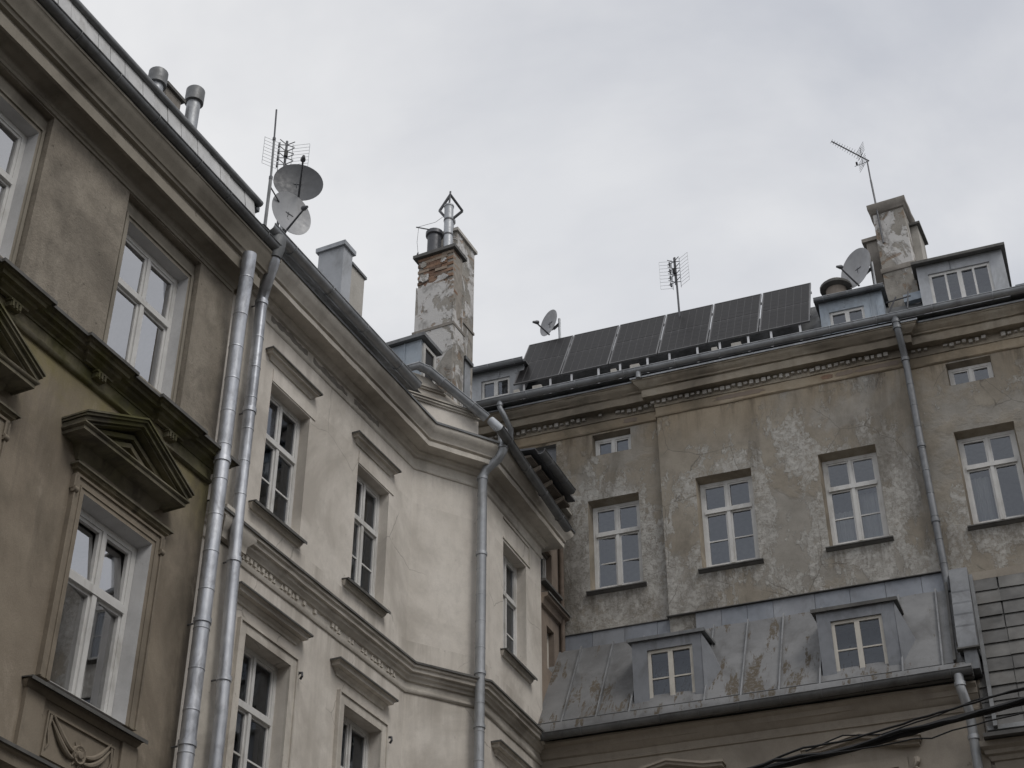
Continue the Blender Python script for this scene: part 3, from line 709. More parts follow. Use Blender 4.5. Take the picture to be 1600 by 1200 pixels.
for (uu, oo, zt, rr) in ((10.48, 0, 15.98, .088), (11.2, 0, 16.33, .088)):
    v = MB().lathe([(rr, 14.9), (rr, zt - .22)], Matrix.Translation((uu, -oo, 0)), 20).build('vent_pipe', 'zinc_grey', HA, FA)
    MB().lathe([(rr * 1.05, zt - .24), (rr * 1.38, zt - .23), (rr * 1.38, zt - .02), (rr * 1.2, zt), (0, zt + .01)], Matrix.Translation((uu, -oo, 0)), 20).build('vent_cap', 'zinc_dark', v, FA)
bc = MB().box(10.72, 11.02, -.3, -.05, 14.95, 15.98).build('chimney', 'plaster_chimney_dark', HA, FA)
MB().box(10.68, 11.06, -.34, -.01, 15.981, 16.03).build('chimney_cap', 'cap_metal', bc, FA)
# the two bright downpipes where the brown and the cream house meet
pipe(HA, FA, [(12.245, .37, 14.25), (12.27, .345, 14.0), (12.42, .20, 13.3), (12.43, .20, 11), (12.45, .20, 0.2)], .088, 'zinc_bright', [(12.433, .2, 11.35), (12.44, .2, 9.3), (12.44, .2, 7.9)], seams=[(12.42 + .004 * k, .2, 13.9 - .47 * k) for k in range(15)])

# ------------------------------------------------------------------ cream townhouse
HB = thing('cream_townhouse', 'cream plastered townhouse with splayed corner and moulded window hoods', 'building', FB1)
BZ0, BZ1 = 11.50, 13.32
BU = [(13.63, 14.56), (15.83, 16.71)]
BL = [(13.60, 14.57), (15.83, 16.78)]
h1 = [(a, b, BZ0, BZ1) for a, b in BU] + [(a, b, 7.9, 9.73) for a, b in BL]
MB().wall(12.51, 17.38, 0, 14.6, h1, 0, .24).build('wall', 'plaster_cream', HB, FB1)
MB().wall(0, 1.19, 0, 14.6, [], 0, 0).build('wall', 'plaster_cream', HB, FB2)
B3W = (.80, 1.72)
MB().wall(0, 2.35, 0, 14.6, [(*B3W, 11.80, 13.64), (*B3W, 7.9, 9.73)], 0, .24).build('wall', 'plaster_cream', HB, FB3)
MB().box(12.51, 19, -9, -8.7, 0, 14.5).build('rear_wall', 'plaster_cream', HB, FB1)
MB().quad((2.35, 0, 0), (2.35, 2.5, 0), (2.35, 2.5, 14.6), (2.35, 0, 14.6)).build('end_wall', 'plaster_cream', HB, FB3)
g = MB(); g.box(12.9, 13.29, 0, .05, 0, 10.55); g.box(12.9, 13.29, 0, .05, 11.02, 14.13); g.build('pilaster_strip', 'plaster_cream_trim', HB, FB1)
ps = MB().sweep([(12.9, -.05), (12.9, .05), (13.29, .05), (13.29, -.05)], [(0, 10.60), (.05, 10.62), (.06, 10.72), (.13, 10.80), (.14, 10.9), (.16, 10.92), (.16, 10.97), (0, 11.0)]).build('pilaster_capital', 'plaster_cream_trim', HB, FB1)
for i, (a, b) in enumerate(BU):
    window(HB, FB1, a, b, BZ0, BZ1, -.145, 'T', .62, True, 'white_paint', .06, curtain=[(.52, .97, 0, .62)] if i == 0 else [(.0, .45, 0, .6), (.6, 1, 0, .95)])
    hood(HB, FB1, a - .2, b + .06 if i == 0 else b + .09, 13.71, .115, .11)
    g = MB(); g.box(a - .0, b + .12, 0, .012, 13.34, 13.53); g.build('hood_panel', 'plaster_cream', HB, FB1)
    sill(HB, FB1, a - .22, b + .02, 11.43, .115, .095)
for i, (a, b) in enumerate(BL):
    window(HB, FB1, a, b, 7.9, 9.73, -.15, 'T', .60, True, 'white_paint', .06, curtain=[(.5, 1, 0, .6)])
    g = MB(); band(g, a, b, 7.9, 9.73, .12, 0, .035); band(g, a - .12, b + .12, 7.9, 9.85, .025, 0, .055); g.build('window_surround', 'plaster_cream_trim', HB, FB1)
    hood(HB, FB1, a - .34, b + .23 if i == 0 else b + .17, 10.2, .155, .145)
    g = MB(); g.tube([(b + .2, 0, 9.72), (b + .2, -.07, 9.71), (b + .19, -.08, 9.66), (b + .2, -.05, 9.63)], .016, 6); g.lathe([(0, .02), (.03, .015), (.03, 0)], Matrix.Translation((b + .2, 0, 9.72)) @ Matrix.Rotation(R(90), 4, 'X'), 8)
    g.build('shutter_hook', 'steel_dark', HB, FB1)
window(HB, FB3, *B3W, 11.80, 13.64, -.16, 'T', .62, True, 'white_paint', .06, curtain=[(.0, 1, 0, 1)])
window(HB, FB3, *B3W, 7.9, 9.73, -.21, 'T', .62, True, 'white_paint', .06)
sill(HB, FB3, .70, 1.88, 11.78, .115, .10)
hood(HB, FB3, .4, 2.0, 10.2, .155, .145)
g = MB(); g.box(.78, 1.86, 0, .018, 13.68, 13.71); g.box(1.83, 1.86, 0, .018, 13.71, 14.03); g.box(.78, 1.86, 0, .018, 14.03, 14.06); g.build('panel_frame', 'plaster_cream_trim', HB, FB3)
# mouldings run on around the splayed corner: path in the long front's frame
def into(Fto, Ff, pts):
    r = []
    for u, o in pts:
        p = Ff.w(u, o) - Fto.o; r.append((p.dot(Fto.u), p.dot(Fto.n)))
    return r
PTH = [(12.51, 0), (17.38, 0)] + into(FB1, FB3, [(0, 0), (2.35, 0), (2.35, -.4)])
cor = MB().sweep(PTH, [(0, 14.10), (.018, 14.11), (.03, 14.14), (.03, 14.16), (.012, 14.17), (.012, 14.30), (.05, 14.31), (.065, 14.35), (.10, 14.37), (.11, 14.40), (.14, 14.405), (.26, 14.41), (.27, 14.395), (.30, 14.395), (.305, 14.47), (.275, 14.475), (.275, 14.50), (.32, 14.51), (.335, 14.55), (.385, 14.60), (.42, 14.65), (.43, 14.69), (.43, 14.73), (0, 14.76)], .0035, .22).build('cornice', 'plaster_cream_trim', HB, FB1)
MB().sweep(PTH, [(0, 14.775), (.445, 14.745), (.445, 14.715), (.452, 14.715), (.452, 14.752), (0, 14.785)]).build('cornice_flashing', 'zinc_dark', cor, FB1)
# ragged scars where the frieze plaster has come off
for (a, b, zz) in ((13.45, 14.35, 14.235), (14.5, 15.4, 14.23), (15.6, 16.3, 14.24)):
    n = 14; up = [(a + (b - a) * k / n, zz + .035 + random.uniform(-.022, .028)) for k in range(n + 1)]; dn = [(a + (b - a) * k / n, zz - .035 - random.uniform(-.02, .02)) for k in range(n + 1)]
    MB().poly(dn + up[::-1], .0, .017).build('plaster_scar', 'plaster_chimney_dark', cor, FB1)
stc = MB().sweep(PTH, [(0, 10.52), (.02, 10.525), (.035, 10.55), (.035, 10.58), (.02, 10.59), (.02, 10.675), (.05, 10.685), (.065, 10.72), (.10, 10.74), (.11, 10.78), (.15, 10.785), (.155, 10.83), (.185, 10.845), (.19, 10.89), (0, 10.91)], .003, .25).build('string_course', 'plaster_cream_trim', HB, FB1)
MB().sweep(PTH, [(0, 10.925), (.205, 10.90), (.205, 10.88), (.212, 10.88), (.212, 10.91), (0, 10.935)]).build('string_flashing', 'cap_metal', stc, FB1)
orn = MB(); u = 13.35
while u < 17.2:
    if random.random() < (.92 if u < 14.6 else .6):
        k = random.random()
        if k < .55: orn.add([(u, -.02, 10.60), (u + .05, -.02, 10.60), (u + .06, -.055, 10.665), (u - .008, -.055, 10.665)], [(0, 1, 2, 3)]).box(u, u + .05, .02, .05, 10.612, 10.666)
        else: orn.poly([(u, 10.6), (u + .06, 10.6), (u + .03, 10.665)], .02, .042)
    u += .085
stuff(orn.build('ornament_band', 'plaster_cream_trim', HB, FB1))
# gutters
gutter(HB, FB1, [(12.5, .53), (16.45, .53)], 14.90, .085, 'zinc_grey', .8)
g0 = FB3.w(-.55, .5, 14.80); g1 = FB3.w(2.3, .5, 14.54)
def slantgutter(par, p0, p1, r, nout, mat, name='gutter'):
    d = (p1 - p0).normalized(); n = nout.normalized(); upv = n.cross(d); upv = upv if upv.z > 0 else -upv
    g = MB(); rows = []
    pr = [(r * math.cos(math.pi * (1 + k / 10)), r * math.sin(math.pi * (1 + k / 10))) for k in range(11)] + [((r - .008) * math.cos(math.pi * (2 - k / 10)), (r - .008) * math.sin(math.pi * (2 - k / 10))) for k in range(11)]
    m = len(pr); vs = [p + n * a + upv * b for p in (p0, p1) for a, b in pr]
    g.add(vs, [(j, (j + 1) % m, m + (j + 1) % m, m + j) for j in range(m)] + [tuple(range(m)), tuple(range(2 * m - 1, m - 1, -1))], True)
    G = g.build(name, mat, par, ID)
    b = MB(); b.tube([p0 + n * r, p1 + n * r], .011, 6); L = (p1 - p0).length
    for j in range(max(1, int(L / .6))):
        c = p0.lerp(p1, (j + .5) / max(1, int(L / .6)))
        b.tube([c + n * (r + .004) * math.cos(math.pi * q / 8) - upv * (r + .004) * math.sin(math.pi * q / 8) for q in range(9)], .009, 5)
    b.build('gutter_bracket', mat, G, ID); return G
slantgutter(HB, g0, g1, .075, FB3.n, 'zinc_dark')
# splayed attic over the corner
at = MB()
at.poly([(-.10, 14.78), (1.10, 14.78), (1.10, 15.36), (.06, 15.86), (-.10, 15.86)], -.5, .0)
at.build('attic', 'plaster_cream', HB, FB2)
am = MB()
for zz, o_ in ((15.36, .03), (15.39, .055), (15.43, .075)): am.poly([(-.1 - o_, zz), (1.10 - (zz - 15.36) * 2 + .03, zz), (1.07 - (zz - 15.33) * 2, zz + .03), (-.1 - o_, zz + .03)], -.1, o_)
am.poly([(-.14, 15.60), (.50, 15.60), (.44, 15.63), (-.14, 15.63)], -.1, .035); am.poly([(-.17, 15.63), (.45, 15.63), (.15, 15.80), (-.17, 15.80)], -.1, .06)
am.build('attic_moulding', 'plaster_cream_trim', HB, FB2)
am = MB(); am.box(-.62, -.10, -.6, -.2, 14.78, 15.74); am.box(-.62, -.10, -.22, -.16, 15.36, 15.45); am.box(-.62, -.10, -.22, -.13, 15.60, 15.74); am.build('attic_return', 'plaster_cream_trim', HB, FB2)
MB().box(-.66, -.08, -.6, -.1, 15.741, 15.80).build('attic_flashing', 'zinc_grey', HB, FB2)
slantgutter(HB, FB2.w(-.1, .13, 15.93), FB2.w(.12, .13, 15.90), .08, FB2.n, 'zinc_grey')
slantgutter(HB, FB2.w(-.42, .08, 15.72), FB2.w(-.09, .13, 15.92), .08, FB2.n, 'zinc_grey')
slantgutter(HB, FB2.w(.1, .13, 15.91), FB2.w(1.16, .16, 15.34), .085, FB2.n, 'zinc_grey')
# downpipe at the projecting corner, with hopper and swan neck
def F2(u, o, z): return FB2.w(u, o, z)
pts = [F2(1.20, .22, 15.26), F2(1.27, .30, 15.12), F2(1.30, .42, 14.98), F2(1.30, .42, 14.62), F2(1.26, .36, 14.50), F2(1.14, .20, 14.36), F2(1.10, .155, 14.24), F2(1.10, .15, 9), F2(1.10, .15, .2)]
pd = MB().tube(pts, [.07, .078, .078] + [.072] * 6, 16).build('downpipe', 'zinc_grey', HB, ID)
for q in (F2(1.30, .42, 14.93), F2(1.30, .42, 14.68), F2(1.10, .15, 14.20), F2(1.10, .15, 12.9), F2(1.1, .15, 11.0), F2(1.1, .15, 10.2)):
    MB().lathe([(.072, -.025), (.086, -.025), (.086, .025), (.072, .025)], Matrix.Translation(q), 16, False).build('pipe_collar', 'zinc_grey', pd, ID)
for k in range(11):
    MB().lathe([(.071, -.01), (.077, -.004), (.077, .004), (.071, .01)], Matrix.Translation(F2(1.1, .15, 13.9 - .42 * k)), 16, False).build('pipe_seam', 'zinc_grey', pd, ID)
# downpipe 2 from the cream house's gutter, with elbow
pp = pipe(HB, FB1, [(12.72, .50, 14.82), (12.73, .50, 14.60), (12.74, .48, 14.46), (12.90, .27, 14.25), (12.955, .2, 14.12), (12.97, .2, 11), (13.08, .2, 8.5), (13.1, .2, .2)], .075, 'zinc_bright', [(12.96, .2, 14.06), (12.97, .2, 12.4), (13.0, .2, 10.35), (13.04, .2, 8.9)], seams=[(12.962 + .004 * k, .2, 13.5 - .46 * k) for k in range(6)])
MB().lathe([(.08, -.16), (.12, .0), (.13, .1), (.13, .16)], Matrix.Translation((12.72, -.50, 14.68)), 18).build('rain_head', 'zinc_dark', pp, FB1)
# roofs
rf = MB()
def rq(F, u0, u1, oz): rf.add([tuple(F.w(u0, oz[0], oz[1])), tuple(F.w(u1, oz[0], oz[1])), tuple(F.w(u1, oz[2], oz[3])), tuple(F.w(u0, oz[2], oz[3]))], [(0, 1, 2, 3)])
rq(FB1, 12.5, 16.75, (.45, 14.95, -4.5, 18.0)); rq(FB3, .3, 2.33, (.42, 14.68, -4.5, 18.2)); rq(FB2, -.6, 1.0, (-.3, 15.7, -4.2, 18.0)); rq(FB1, 12.5, 20, (-4.5, 18.0, -9, 14.9))
rf.build('roof', 'zinc_dark', HB, ID)
# clad chimney
c1 = MB().box(16.25, 16.52, -1.27, -.8, 15, 17.90).build('chimney', 'clad_pale', HB, FB1)
MB().box(16.21, 16.56, -1.31, -.76, 17.901, 17.985).build('chimney_cap', 'zinc_grey', c1, FB1)
MB().box(16.521, 16.95, -1.22, -.82, 15, 17.72).build('chimney_stack', 'plaster_chimney', c1, FB1)
MB().box(16.521, 16.98, -1.25, -.79, 17.721, 17.77).build('chimney_cap', 'zinc_dark', c1, FB1)
MB().box(16.27, 16.6, -1.75, -1.271, 15, 17.55).build('chimney_stack', 'plaster_chimney_dark', c1, FB1)
MB().box(16.24, 16.64, -1.8, -1.272, 17.551, 17.6).build('chimney_cap', 'zinc_dark', c1, FB1)
MB().box(16.24, 16.248, -1.25, -.83, 16.9, 16.915).build('clad_seam', 'zinc_grey', c1, FB1)
# zinc dormer
dm = MB().box(18.36, 18.86, -1.40, -.52, 15.6, 17.36).build('dormer', 'zinc_blue', HB, FB1)
MB().upoly([(-1.5, 17.44), (-1.5, 17.37), (-.42, 17.37), (-.42, 17.44)], 18.28, 18.93).build('dormer_roof', 'zinc_dark', dm, FB1)
for o_ in (-.83, -1.15): MB().box(18.345, 18.358, o_ - .012, o_ + .012, 15.8, 17.36).build('seam', 'zinc_blue', dm, FB1)
g = MB(); g.box(18.40, 18.46, -.519, -.48, 16.3, 17.3); g.box(18.76, 18.82, -.519, -.48, 16.3, 17.3); g.box(18.46, 18.76, -.519, -.482, 17.24, 17.3); g.build('dormer_window', 'grey_paint', dm, FB1)
MB().box(18.46, 18.76, -.519, -.505, 16.3, 17.24).build('pane', 'solar_cell', dm, FB1)
# brick chimney: core, bricks where the coat has fallen, coat below, second stack behind
bk = MB().box(19.42, 19.76, -1.24, -.52, 15.5, 20.12).build('chimney', 'mortar', HB, FB1)
bm_h = MB().box(-.118, .118, -.05, .035, -.028, .028).mesh('brick'); bm_v = MB().box(-.035, .05, -.120, .120, -.030, .030).mesh('brick')
for mm in (bm_h, bm_v): mm.materials.append(MATS['brick_a'])
def brick(me, par, F, u, o, z, rz=0):
    ob = bpy.data.objects.new('brick', me); link(ob, par, F.M @ Matrix.Translation((u, -o, z)) @ Matrix.Rotation(rz, 4, 'Z'))
    ob.material_slots[0].link = 'OBJECT'; ob.material_slots[0].material = MATS['brick_' + random.choice('aabbccde')]
for k in range(14):
    z = 20.08 - k * .068
    off = .12 if k % 2 else 0
    for j in range(4):                                     # near face, normal along -u
        o_ = -.52 - .12 - j * .245 + off
        if o_ < -1.15 or o_ > -.63: continue
        if k > 10 and random.random() < .5: continue
        brick(bm_v, bk, FB1, 19.435 + random.uniform(-.010, .012), o_, z, random.uniform(-.03, .03))
    for j in range(2):                                     # courtyard face
        u_ = 19.415 + .12 + j * .245 + off * .25
        if u_ > 19.70: continue
        brick(bm_h, bk, FB1, u_, -.52 - .045 + random.uniform(-.006, .012), z, random.uniform(-.03, .03))
def ragged(par, F, u0, u1, z0, z1, o0, o1, mat, amp=.12, side='out', n=16, name='render_coat'):
    """plaster coat with a torn upper edge"""
    g = MB(); a = random.random() * 9
    xs = [u0 + (u1 - u0) * k / n for k in range(n + 1)]
    top = [z1 + amp * (math.sin(a + 2.1 * k / n * 3) * .5 + random.uniform(-.5, .5)) for k in range(n + 1)]
    pts = [(u0, z0), (u1, z0)] + [(xs[k], top[k]) for k in range(n, -1, -1)]
    if side == 'out': g.poly(pts, o0, o1)
    else: g.add([(-0 + o1, -x, z) for x, z in pts] + [(o0, -x, z) for x, z in pts], [tuple(range(len(pts))), tuple(range(2 * len(pts) - 1, len(pts) - 1, -1))] + [(i, (i + 1) % len(pts), len(pts) + (i + 1) % len(pts), len(pts) + i) for i in range(len(pts))])
    return g.build(name, mat, par, F)
for (o0_, o1_, z0_, z1_) in ((-1.22, -.98, 19.52, 19.72), (-.86, -.60, 19.42, 19.6), (-1.2, -1.05, 19.85, 20.02), (-.78, -.66, 19.86, 19.98)):
    n_ = 18; pp_ = []
    for k in range(n_):
        an = 2 * math.pi * k / n_; rr_ = random.uniform(.62, 1.12)
        pp_.append(((o0_ + o1_) / 2 + (o1_ - o0_) / 2 * math.cos(an) * rr_, (z0_ + z1_) / 2 + (z1_ - z0_) / 2 * math.sin(an) * rr_))
    MB().add([(19.382, -x, z) for x, z in pp_] + [(19.415, -x, z) for x, z in pp_], [tuple(range(n_)), tuple(range(2 * n_ - 1, n_ - 1, -1))] + [(i, (i + 1) % n_, n_ + (i + 1) % n_, n_ + i) for i in range(n_)]).build('render_coat', 'plaster_flaking', bk, FB1)
ragged(bk, FB1, -1.26, -.50, 15.5, 19.45, 19.42, 19.385, 'plaster_flaking', .1, 'u')
ragged(bk, FB1, 19.385, 19.78, 15.5, 18.75, -.52, -.487, 'plaster_flaking', .35)
MB().box(19.34, 19.84, -1.33, -.46, 20.121, 20.19).build('chimney_cap', 'cap_metal', bk, FB1)
MB().box(19.355, 19.81, -1.29, -.46, 18.36, 18.42).build('chimney_ledge', 'plaster_chimney_dark', bk, FB1)
MB().box(19.365, 19.80, -1.20, -.47, 15.5, 18.358).build('chimney_base', 'plaster_flaking', bk, FB1)
pf_ = MB().lathe([(.085, 20.19), (.085, 21.30), (.095, 21.31), (.095, 21.34), (.08, 21.34)], Matrix.Translation((19.55, .72, 0)), 18).build('flue_pipe', 'zinc_grey', bk, FB1)
for zz in (20.62, 20.98): MB().lathe([(.084, zz - .02), (.094, zz - .015), (.094, zz + .015), (.084, zz + .02)], Matrix.Translation((19.55, .72, 0)), 18, False).build('pipe_collar', 'steel_dark', pf_, FB1)
rc = MB()
P0, P1, P2, P3 = (19.55, .92, 21.30), (19.55, .70, 21.62), (19.90, .62, 21.46), (19.86, .84, 21.28)
for a, b in ((P0, P1), (P1, P2), (P2, P3), (P0, (19.55, .8, 21.1)), (P3, (19.6, .78, 21.25))): rc.tube([a, b], .028, 6)
rc.tube([(19.55, .72, 21.34), (19.55, .70, 21.7)], .02, 6)
rc.build('rain_cowl', 'steel_dark', pf_, FB1)
MB().lathe([(.13, 20.19), (.13, 20.7), (.165, 20.72), (.165, 20.80), (.1, 20.8)], Matrix.Translation((19.57, 1.02, 0)), 18).build('chimney_pot', 'steel_dark', bk, FB1)
tl = MB().box(19.85, 20.58, -1.15, -.70, 15.5, 20.95).build('chimney', 'plaster_flaking', HB, FB1)
MB().box(19.81, 20.63, -1.19, -.66, 20.951, 21.02).build('chimney_cap', 'plaster_chimney', tl, FB1)
MB().box(19.83, 20.60, -1.17, -.68, 19.0, 19.05).build('chimney_ledge', 'plaster_chimney_dark', tl, FB1)
MB().lathe([(.07, 21.02), (.07, 21.3), (.1, 21.31), (.1, 21.36), (0, 21.38)], Matrix.Translation((19.95, .9, 0)), 14).build('chimney_pot', 'zinc_grey', tl, FB1)
sb = MB().box(19.94, 20.16, -.76, -.52, 15.5, 17.96).build('roof_box', 'zinc_grey', HB, FB1)
MB().box(19.90, 20.20, -.80, -.48, 17.961, 18.03).build('roof_box_lid', 'zinc_dark', sb, FB1)

# ------------------------------------------------------------------ brown corner wing between the cream house and the weathered house
HW = thing('corner_wing', 'narrow dark brown wing wedged between cream house and weathered house', 'building', FB4)
MB().wall(0, 1.0, 0, 15.3, [(.0, .56, 13.78, 14.45), (.3, .62, 12.3, 13.05)], 0, .12).build('wall', 'plaster_corner', HW, FB4)
window(HW, FB4, -.12, .56, 13.78, 14.45, -.1, 'two', .6, False, 'white_paint', .06, room=False)
MB().box(0, .5, -.25, -.19, 13.8, 14.43).build('blind', 'curtain', HW, FB4)
window(HW, FB4, .3, .62, 12.3, 13.05, -.1, 'two', .6, False, 'cream_paint', .05)
MB().upoly([(-.1, 13.79), (.11, 13.74), (.11, 13.70), (.0, 13.70), (-.1, 13.74)], 0, .78).build('sill', 'cap_metal', HW, FB4)
MB().sweep([(0, 0), (.98, 0)], [(0, 13.28), (.05, 13.3), (.08, 13.4), (.14, 13.42), (.15, 13.48), (0, 13.5)], .003, .2).build('string_course', 'plaster_corner', HW, FB4)
MB().upoly([(0, 13.502), (.165, 13.482), (.165, 13.46), (.172, 13.46), (.172, 13.492), (0, 13.512)], 0, .98).build('string_flashing', 'cap_metal', HW, FB4)
pipe(HW, FB4, [(.86, .06, 15.2), (.86, .06, 11)], .04, 'dark_wood')
# roof shed with overhanging eave
sh = MB().box(-1.05, .98, -.9, -.12, 14.4, 15.46).build('roof_shed', 'clad_grey', HW, FB4)
MB().box(-1.055, -.99, -.13, -.05, 14.4, 15.40).build('corner_board', 'pale_wood', sh, FB4)
MB().upoly([(.40, 15.52), (.40, 15.49), (-.95, 15.60), (-.95, 15.68)], -1.12, .7).build('shed_roof', 'steel_dark', sh, FB4)
MB().box(-1.04, .98, -.119, -.06, 14.4, 15.45).build('shed_boarding', 'soffit_wood', sh, FB4)
MB().upoly([(.30, 15.44), (.30, 15.40), (-.05, 15.42), (-.05, 15.46)], -1.05, .7).build('soffit', 'soffit_wood', sh, FB4)
for uu in (-.75, -.25, .3): MB().add([(uu, .06, 15.2), (uu + .05, .06, 15.2), (uu + .05, -.34, 15.36), (uu, -.34, 15.36), (uu, .06, 15.28), (uu + .05, .06, 15.28), (uu + .05, -.34, 15.41), (uu, -.34, 15.41)], [(0, 1, 2, 3), (4, 5, 6, 7), (0, 1, 5, 4), (1, 2, 6, 5), (2, 3, 7, 6), (3, 0, 4, 7)]).build('rafter', 'pale_wood', sh, FB4)
gutter(HW, FB4, [(-1.0, .45), (.40, .45)], 15.53, .075, 'zinc_dark', .5)
for k in range(5):
    u_ = .62 + random.uniform(-.1, .25)
MB().box(.68, 1.0, .0, .14, 15.2, 15.42).build('masonry_stub', 'plaster_chimney_dark', HW, FB4)
MB().box(.72, 1.0, .0, .22, 15.421, 15.47).build('masonry_stub', 'plaster_chimney', HW, FB4)
MB().box(.6, 1.0, .0, .1, 14.95, 15.1).build('masonry_stub', 'plaster_chimney_dark', HW, FB4)

# ------------------------------------------------------------------ weathered house at the back
HC = thing('weathered_house', 'weathered tan house with peeling plaster, dentil cornice and solar panels on its roof', 'building', FC)
CW = [(.48, 1.40, 0.), (2.43, 3.39, .1), (4.52, 5.47, .1), (6.72, 7.67, 0.), (9.2, 10.15, 0.)]
CZ0, CZ1 = 13.92, 15.65
SM = [(.60, 1.31, 0), (6.80, 7.53, 0), (-.62, -.08, 0)]
MB().wall(-2.8, 1.83, 0, 17.6, [(.48, 1.40, CZ0, CZ1), (.60, 1.31, 16.55, 16.99), (-.62, -.08, 16.50, 16.97)], 0, .0).build('wall', 'plaster_peeling', HC, FC)
MB().wall(1.83, 6.15, 0, 17.6, [(2.43, 3.39, CZ0, CZ1), (4.52, 5.47, CZ0, CZ1)], .1, .0).quad((1.83, 0, 0), (1.83, -.1, 0), (1.83, -.1, 17.6), (1.83, 0, 17.6)).quad((6.15, 0, 0), (6.15, -.1, 0), (6.15, -.1, 17.6), (6.15, 0, 17.6)).build('projecting_wall', 'plaster_peeling', HC, FC)
MB().wall(6.15, 12, 0, 17.6, [(6.72, 7.67, CZ0, CZ1), (9.2, 10.15, CZ0, CZ1), (6.80, 7.53, 16.55, 16.99)], 0, .0).build('wall', 'plaster_peeling', HC, FC)
MB().box(-2.8, 12, -9, -8.7, 0, 17.5).build('rear_wall', 'plaster_peeling', HC, FC)
cur = [None, None, [(.0, .42, 0, .45), (.55, 1, 0, .62)], [(.0, .4, 0, .6)], None]
for i, (a, b, o) in enumerate(CW):
    MB().splay(a, b, CZ0, CZ1, o, a + .03, b - .02, CZ0 + .05, CZ1 - .05, o - .2).build('window_reveal', 'plaster_cornice', HC, FC)
    window(HC, FC, a + .03, b - .02, CZ0 + .05, CZ1 - .05, o - .18, 'T', .655, i != 3, 'white_paint', .056, curtain=cur[i], yaw=.04 if i == 0 else 0.)
    MB().upoly([(o - .15, CZ0 + .005), (o + .07, CZ0 - .035), (o + .07, CZ0 - .055), (o + .05, CZ0 - .055), (o + .03, CZ0 - .085), (o, CZ0 - .10), (o - .05, CZ0 - .02)], a - .06, b + .06).build('sill', 'cap_metal', HC, FC)
for (a, b, o) in SM[:2]:
    MB().splay(a, b, 16.55, 16.99, o, a + .02, b - .01, 16.55, 16.94, o - .14).build('window_reveal', 'plaster_cornice', HC, FC)
    window(HC, FC, a + .02, b - .01, 16.55, 16.94, o - .12, 'two', .6, False, 'white_paint', .05)
MB().box(-.62, -.08, -.14, -.1, 16.50, 16.97).build('blocked_window', 'clad_grey', HC, FC)
CP = [(-2.8, 0), (1.83, 0), (1.83, .1), (6.15, .1), (6.15, 0), (12, 0)]
MB().sweep(CP, [(0, 17.02), (.02, 17.025), (.032, 17.045), (.032, 17.065), (.012, 17.075), (0, 17.075)], .004, .2).build('astragal', 'plaster_frieze', HC, FC)
MB().sweep(CP, [(0, 17.076), (.010, 17.076), (.012, 17.225), (0, 17.225)], .002, .3).build('frieze', 'plaster_frieze', HC, FC)
cc = MB().sweep(CP, [(0, 17.226), (.03, 17.228), (.03, 17.385), (.05, 17.39), (.17, 17.395), (.175, 17.375), (.195, 17.375), (.2, 17.51), (.185, 17.515), (.185, 17.535), (.225, 17.545), (.235, 17.57), (.28, 17.60), (.31, 17.635), (.32, 17.66), (.335, 17.665), (.335, 17.70), (0, 17.73)], .005, .18).build('cornice', 'plaster_cornice' if 'plaster_cornice' in MATS else 'plaster_grey_trim', HC, FC)
MB().sweep(CP, [(0, 17.745), (.35, 17.715), (.35, 17.69), (.358, 17.69), (.358, 17.722), (0, 17.755)]).build('cornice_flashing', 'zinc_grey', cc, FC)
dn = MB()
for (a, b, o) in ((-2.7, 1.78, .03), (1.75, 6.22, .13), (6.3, 11.9, .03)):
    u = a; bad = 0
    while u < b:
        if random.random() < .05: bad = 2
        if bad: bad -= 1
        else:
            w_ = .07 + random.uniform(-.02, .006); h_ = random.choice((0, 0, .02, .035)); zb = 17.275 + h_
            dn.box(u, u + w_, o, o + .07 + random.uniform(-.03, 0), zb, 17.352 - random.choice((0, 0, .015)))
        u += .105
stuff(dn.build('dentil_band', 'plaster_chimney', HC, FC))
for (a, b) in ((1.2, 1.45), (2.9, 3.75), (4.75, 4.95), (5.0, 5.3), (5.35, 6.1)):
    n = 18; c_ = (a + b) / 2; hw_ = (b - a) / 2
    ring = []
    for k in range(n * 2):
        an = math.pi * k / n; rr_ = 1 + random.uniform(-.18, .15)
        ring.append((c_ + hw_ * max(-1, min(1, 1.15 * math.cos(an))) * rr_, 17.148 + .042 * max(-1, min(1, 1.3 * math.sin(an))) * rr_))
    o = 0 if a < 1.8 else .1
    MB().poly(ring, o, o + .0145).build('plaster_scar', 'plaster_corner' if a != 4.75 else 'brick_c', HC, FC)
gutter(HC, FC, [(-2.8, .47), (11.9, .47)], 17.855, .08, 'zinc_grey', .9)
pipe(HC, FC, [(6.16, .47, 17.80), (6.16, .47, 17.62), (6.17, .44, 17.50), (6.18, .30, 17.30), (6.185, .21, 17.15), (6.19, .19, 17.0), (6.20, .18, 15), (6.22, .18, 12.75)], .058, 'zinc_pipe', [(6.16, .47, 17.72), (6.16, .46, 17.60), (6.187, .2, 17.1), (6.2, .18, 15.4), (6.21, .18, 14.0)], seams=[(6.19 + .004 * k, .185, 16.6 - .42 * k) for k in range(9)])
pipe(HC, FC, [(-.98, .47, 17.80), (-.98, .47, 17.66), (-.93, .44, 17.55), (-.86, .22, 17.32), (-.9, .12, 17.2), (-.9, .1, 16.6)], .05, 'zinc_grey', [(-.98, .47, 17.73)])
g = MB().lathe([(.0, -.07), (.05, -.065), (.055, .08), (.03, .1)], Matrix.Translation((1.64, -.47, 17.74)), 12).build('gutter_outlet', 'zinc_grey', HC, FC)
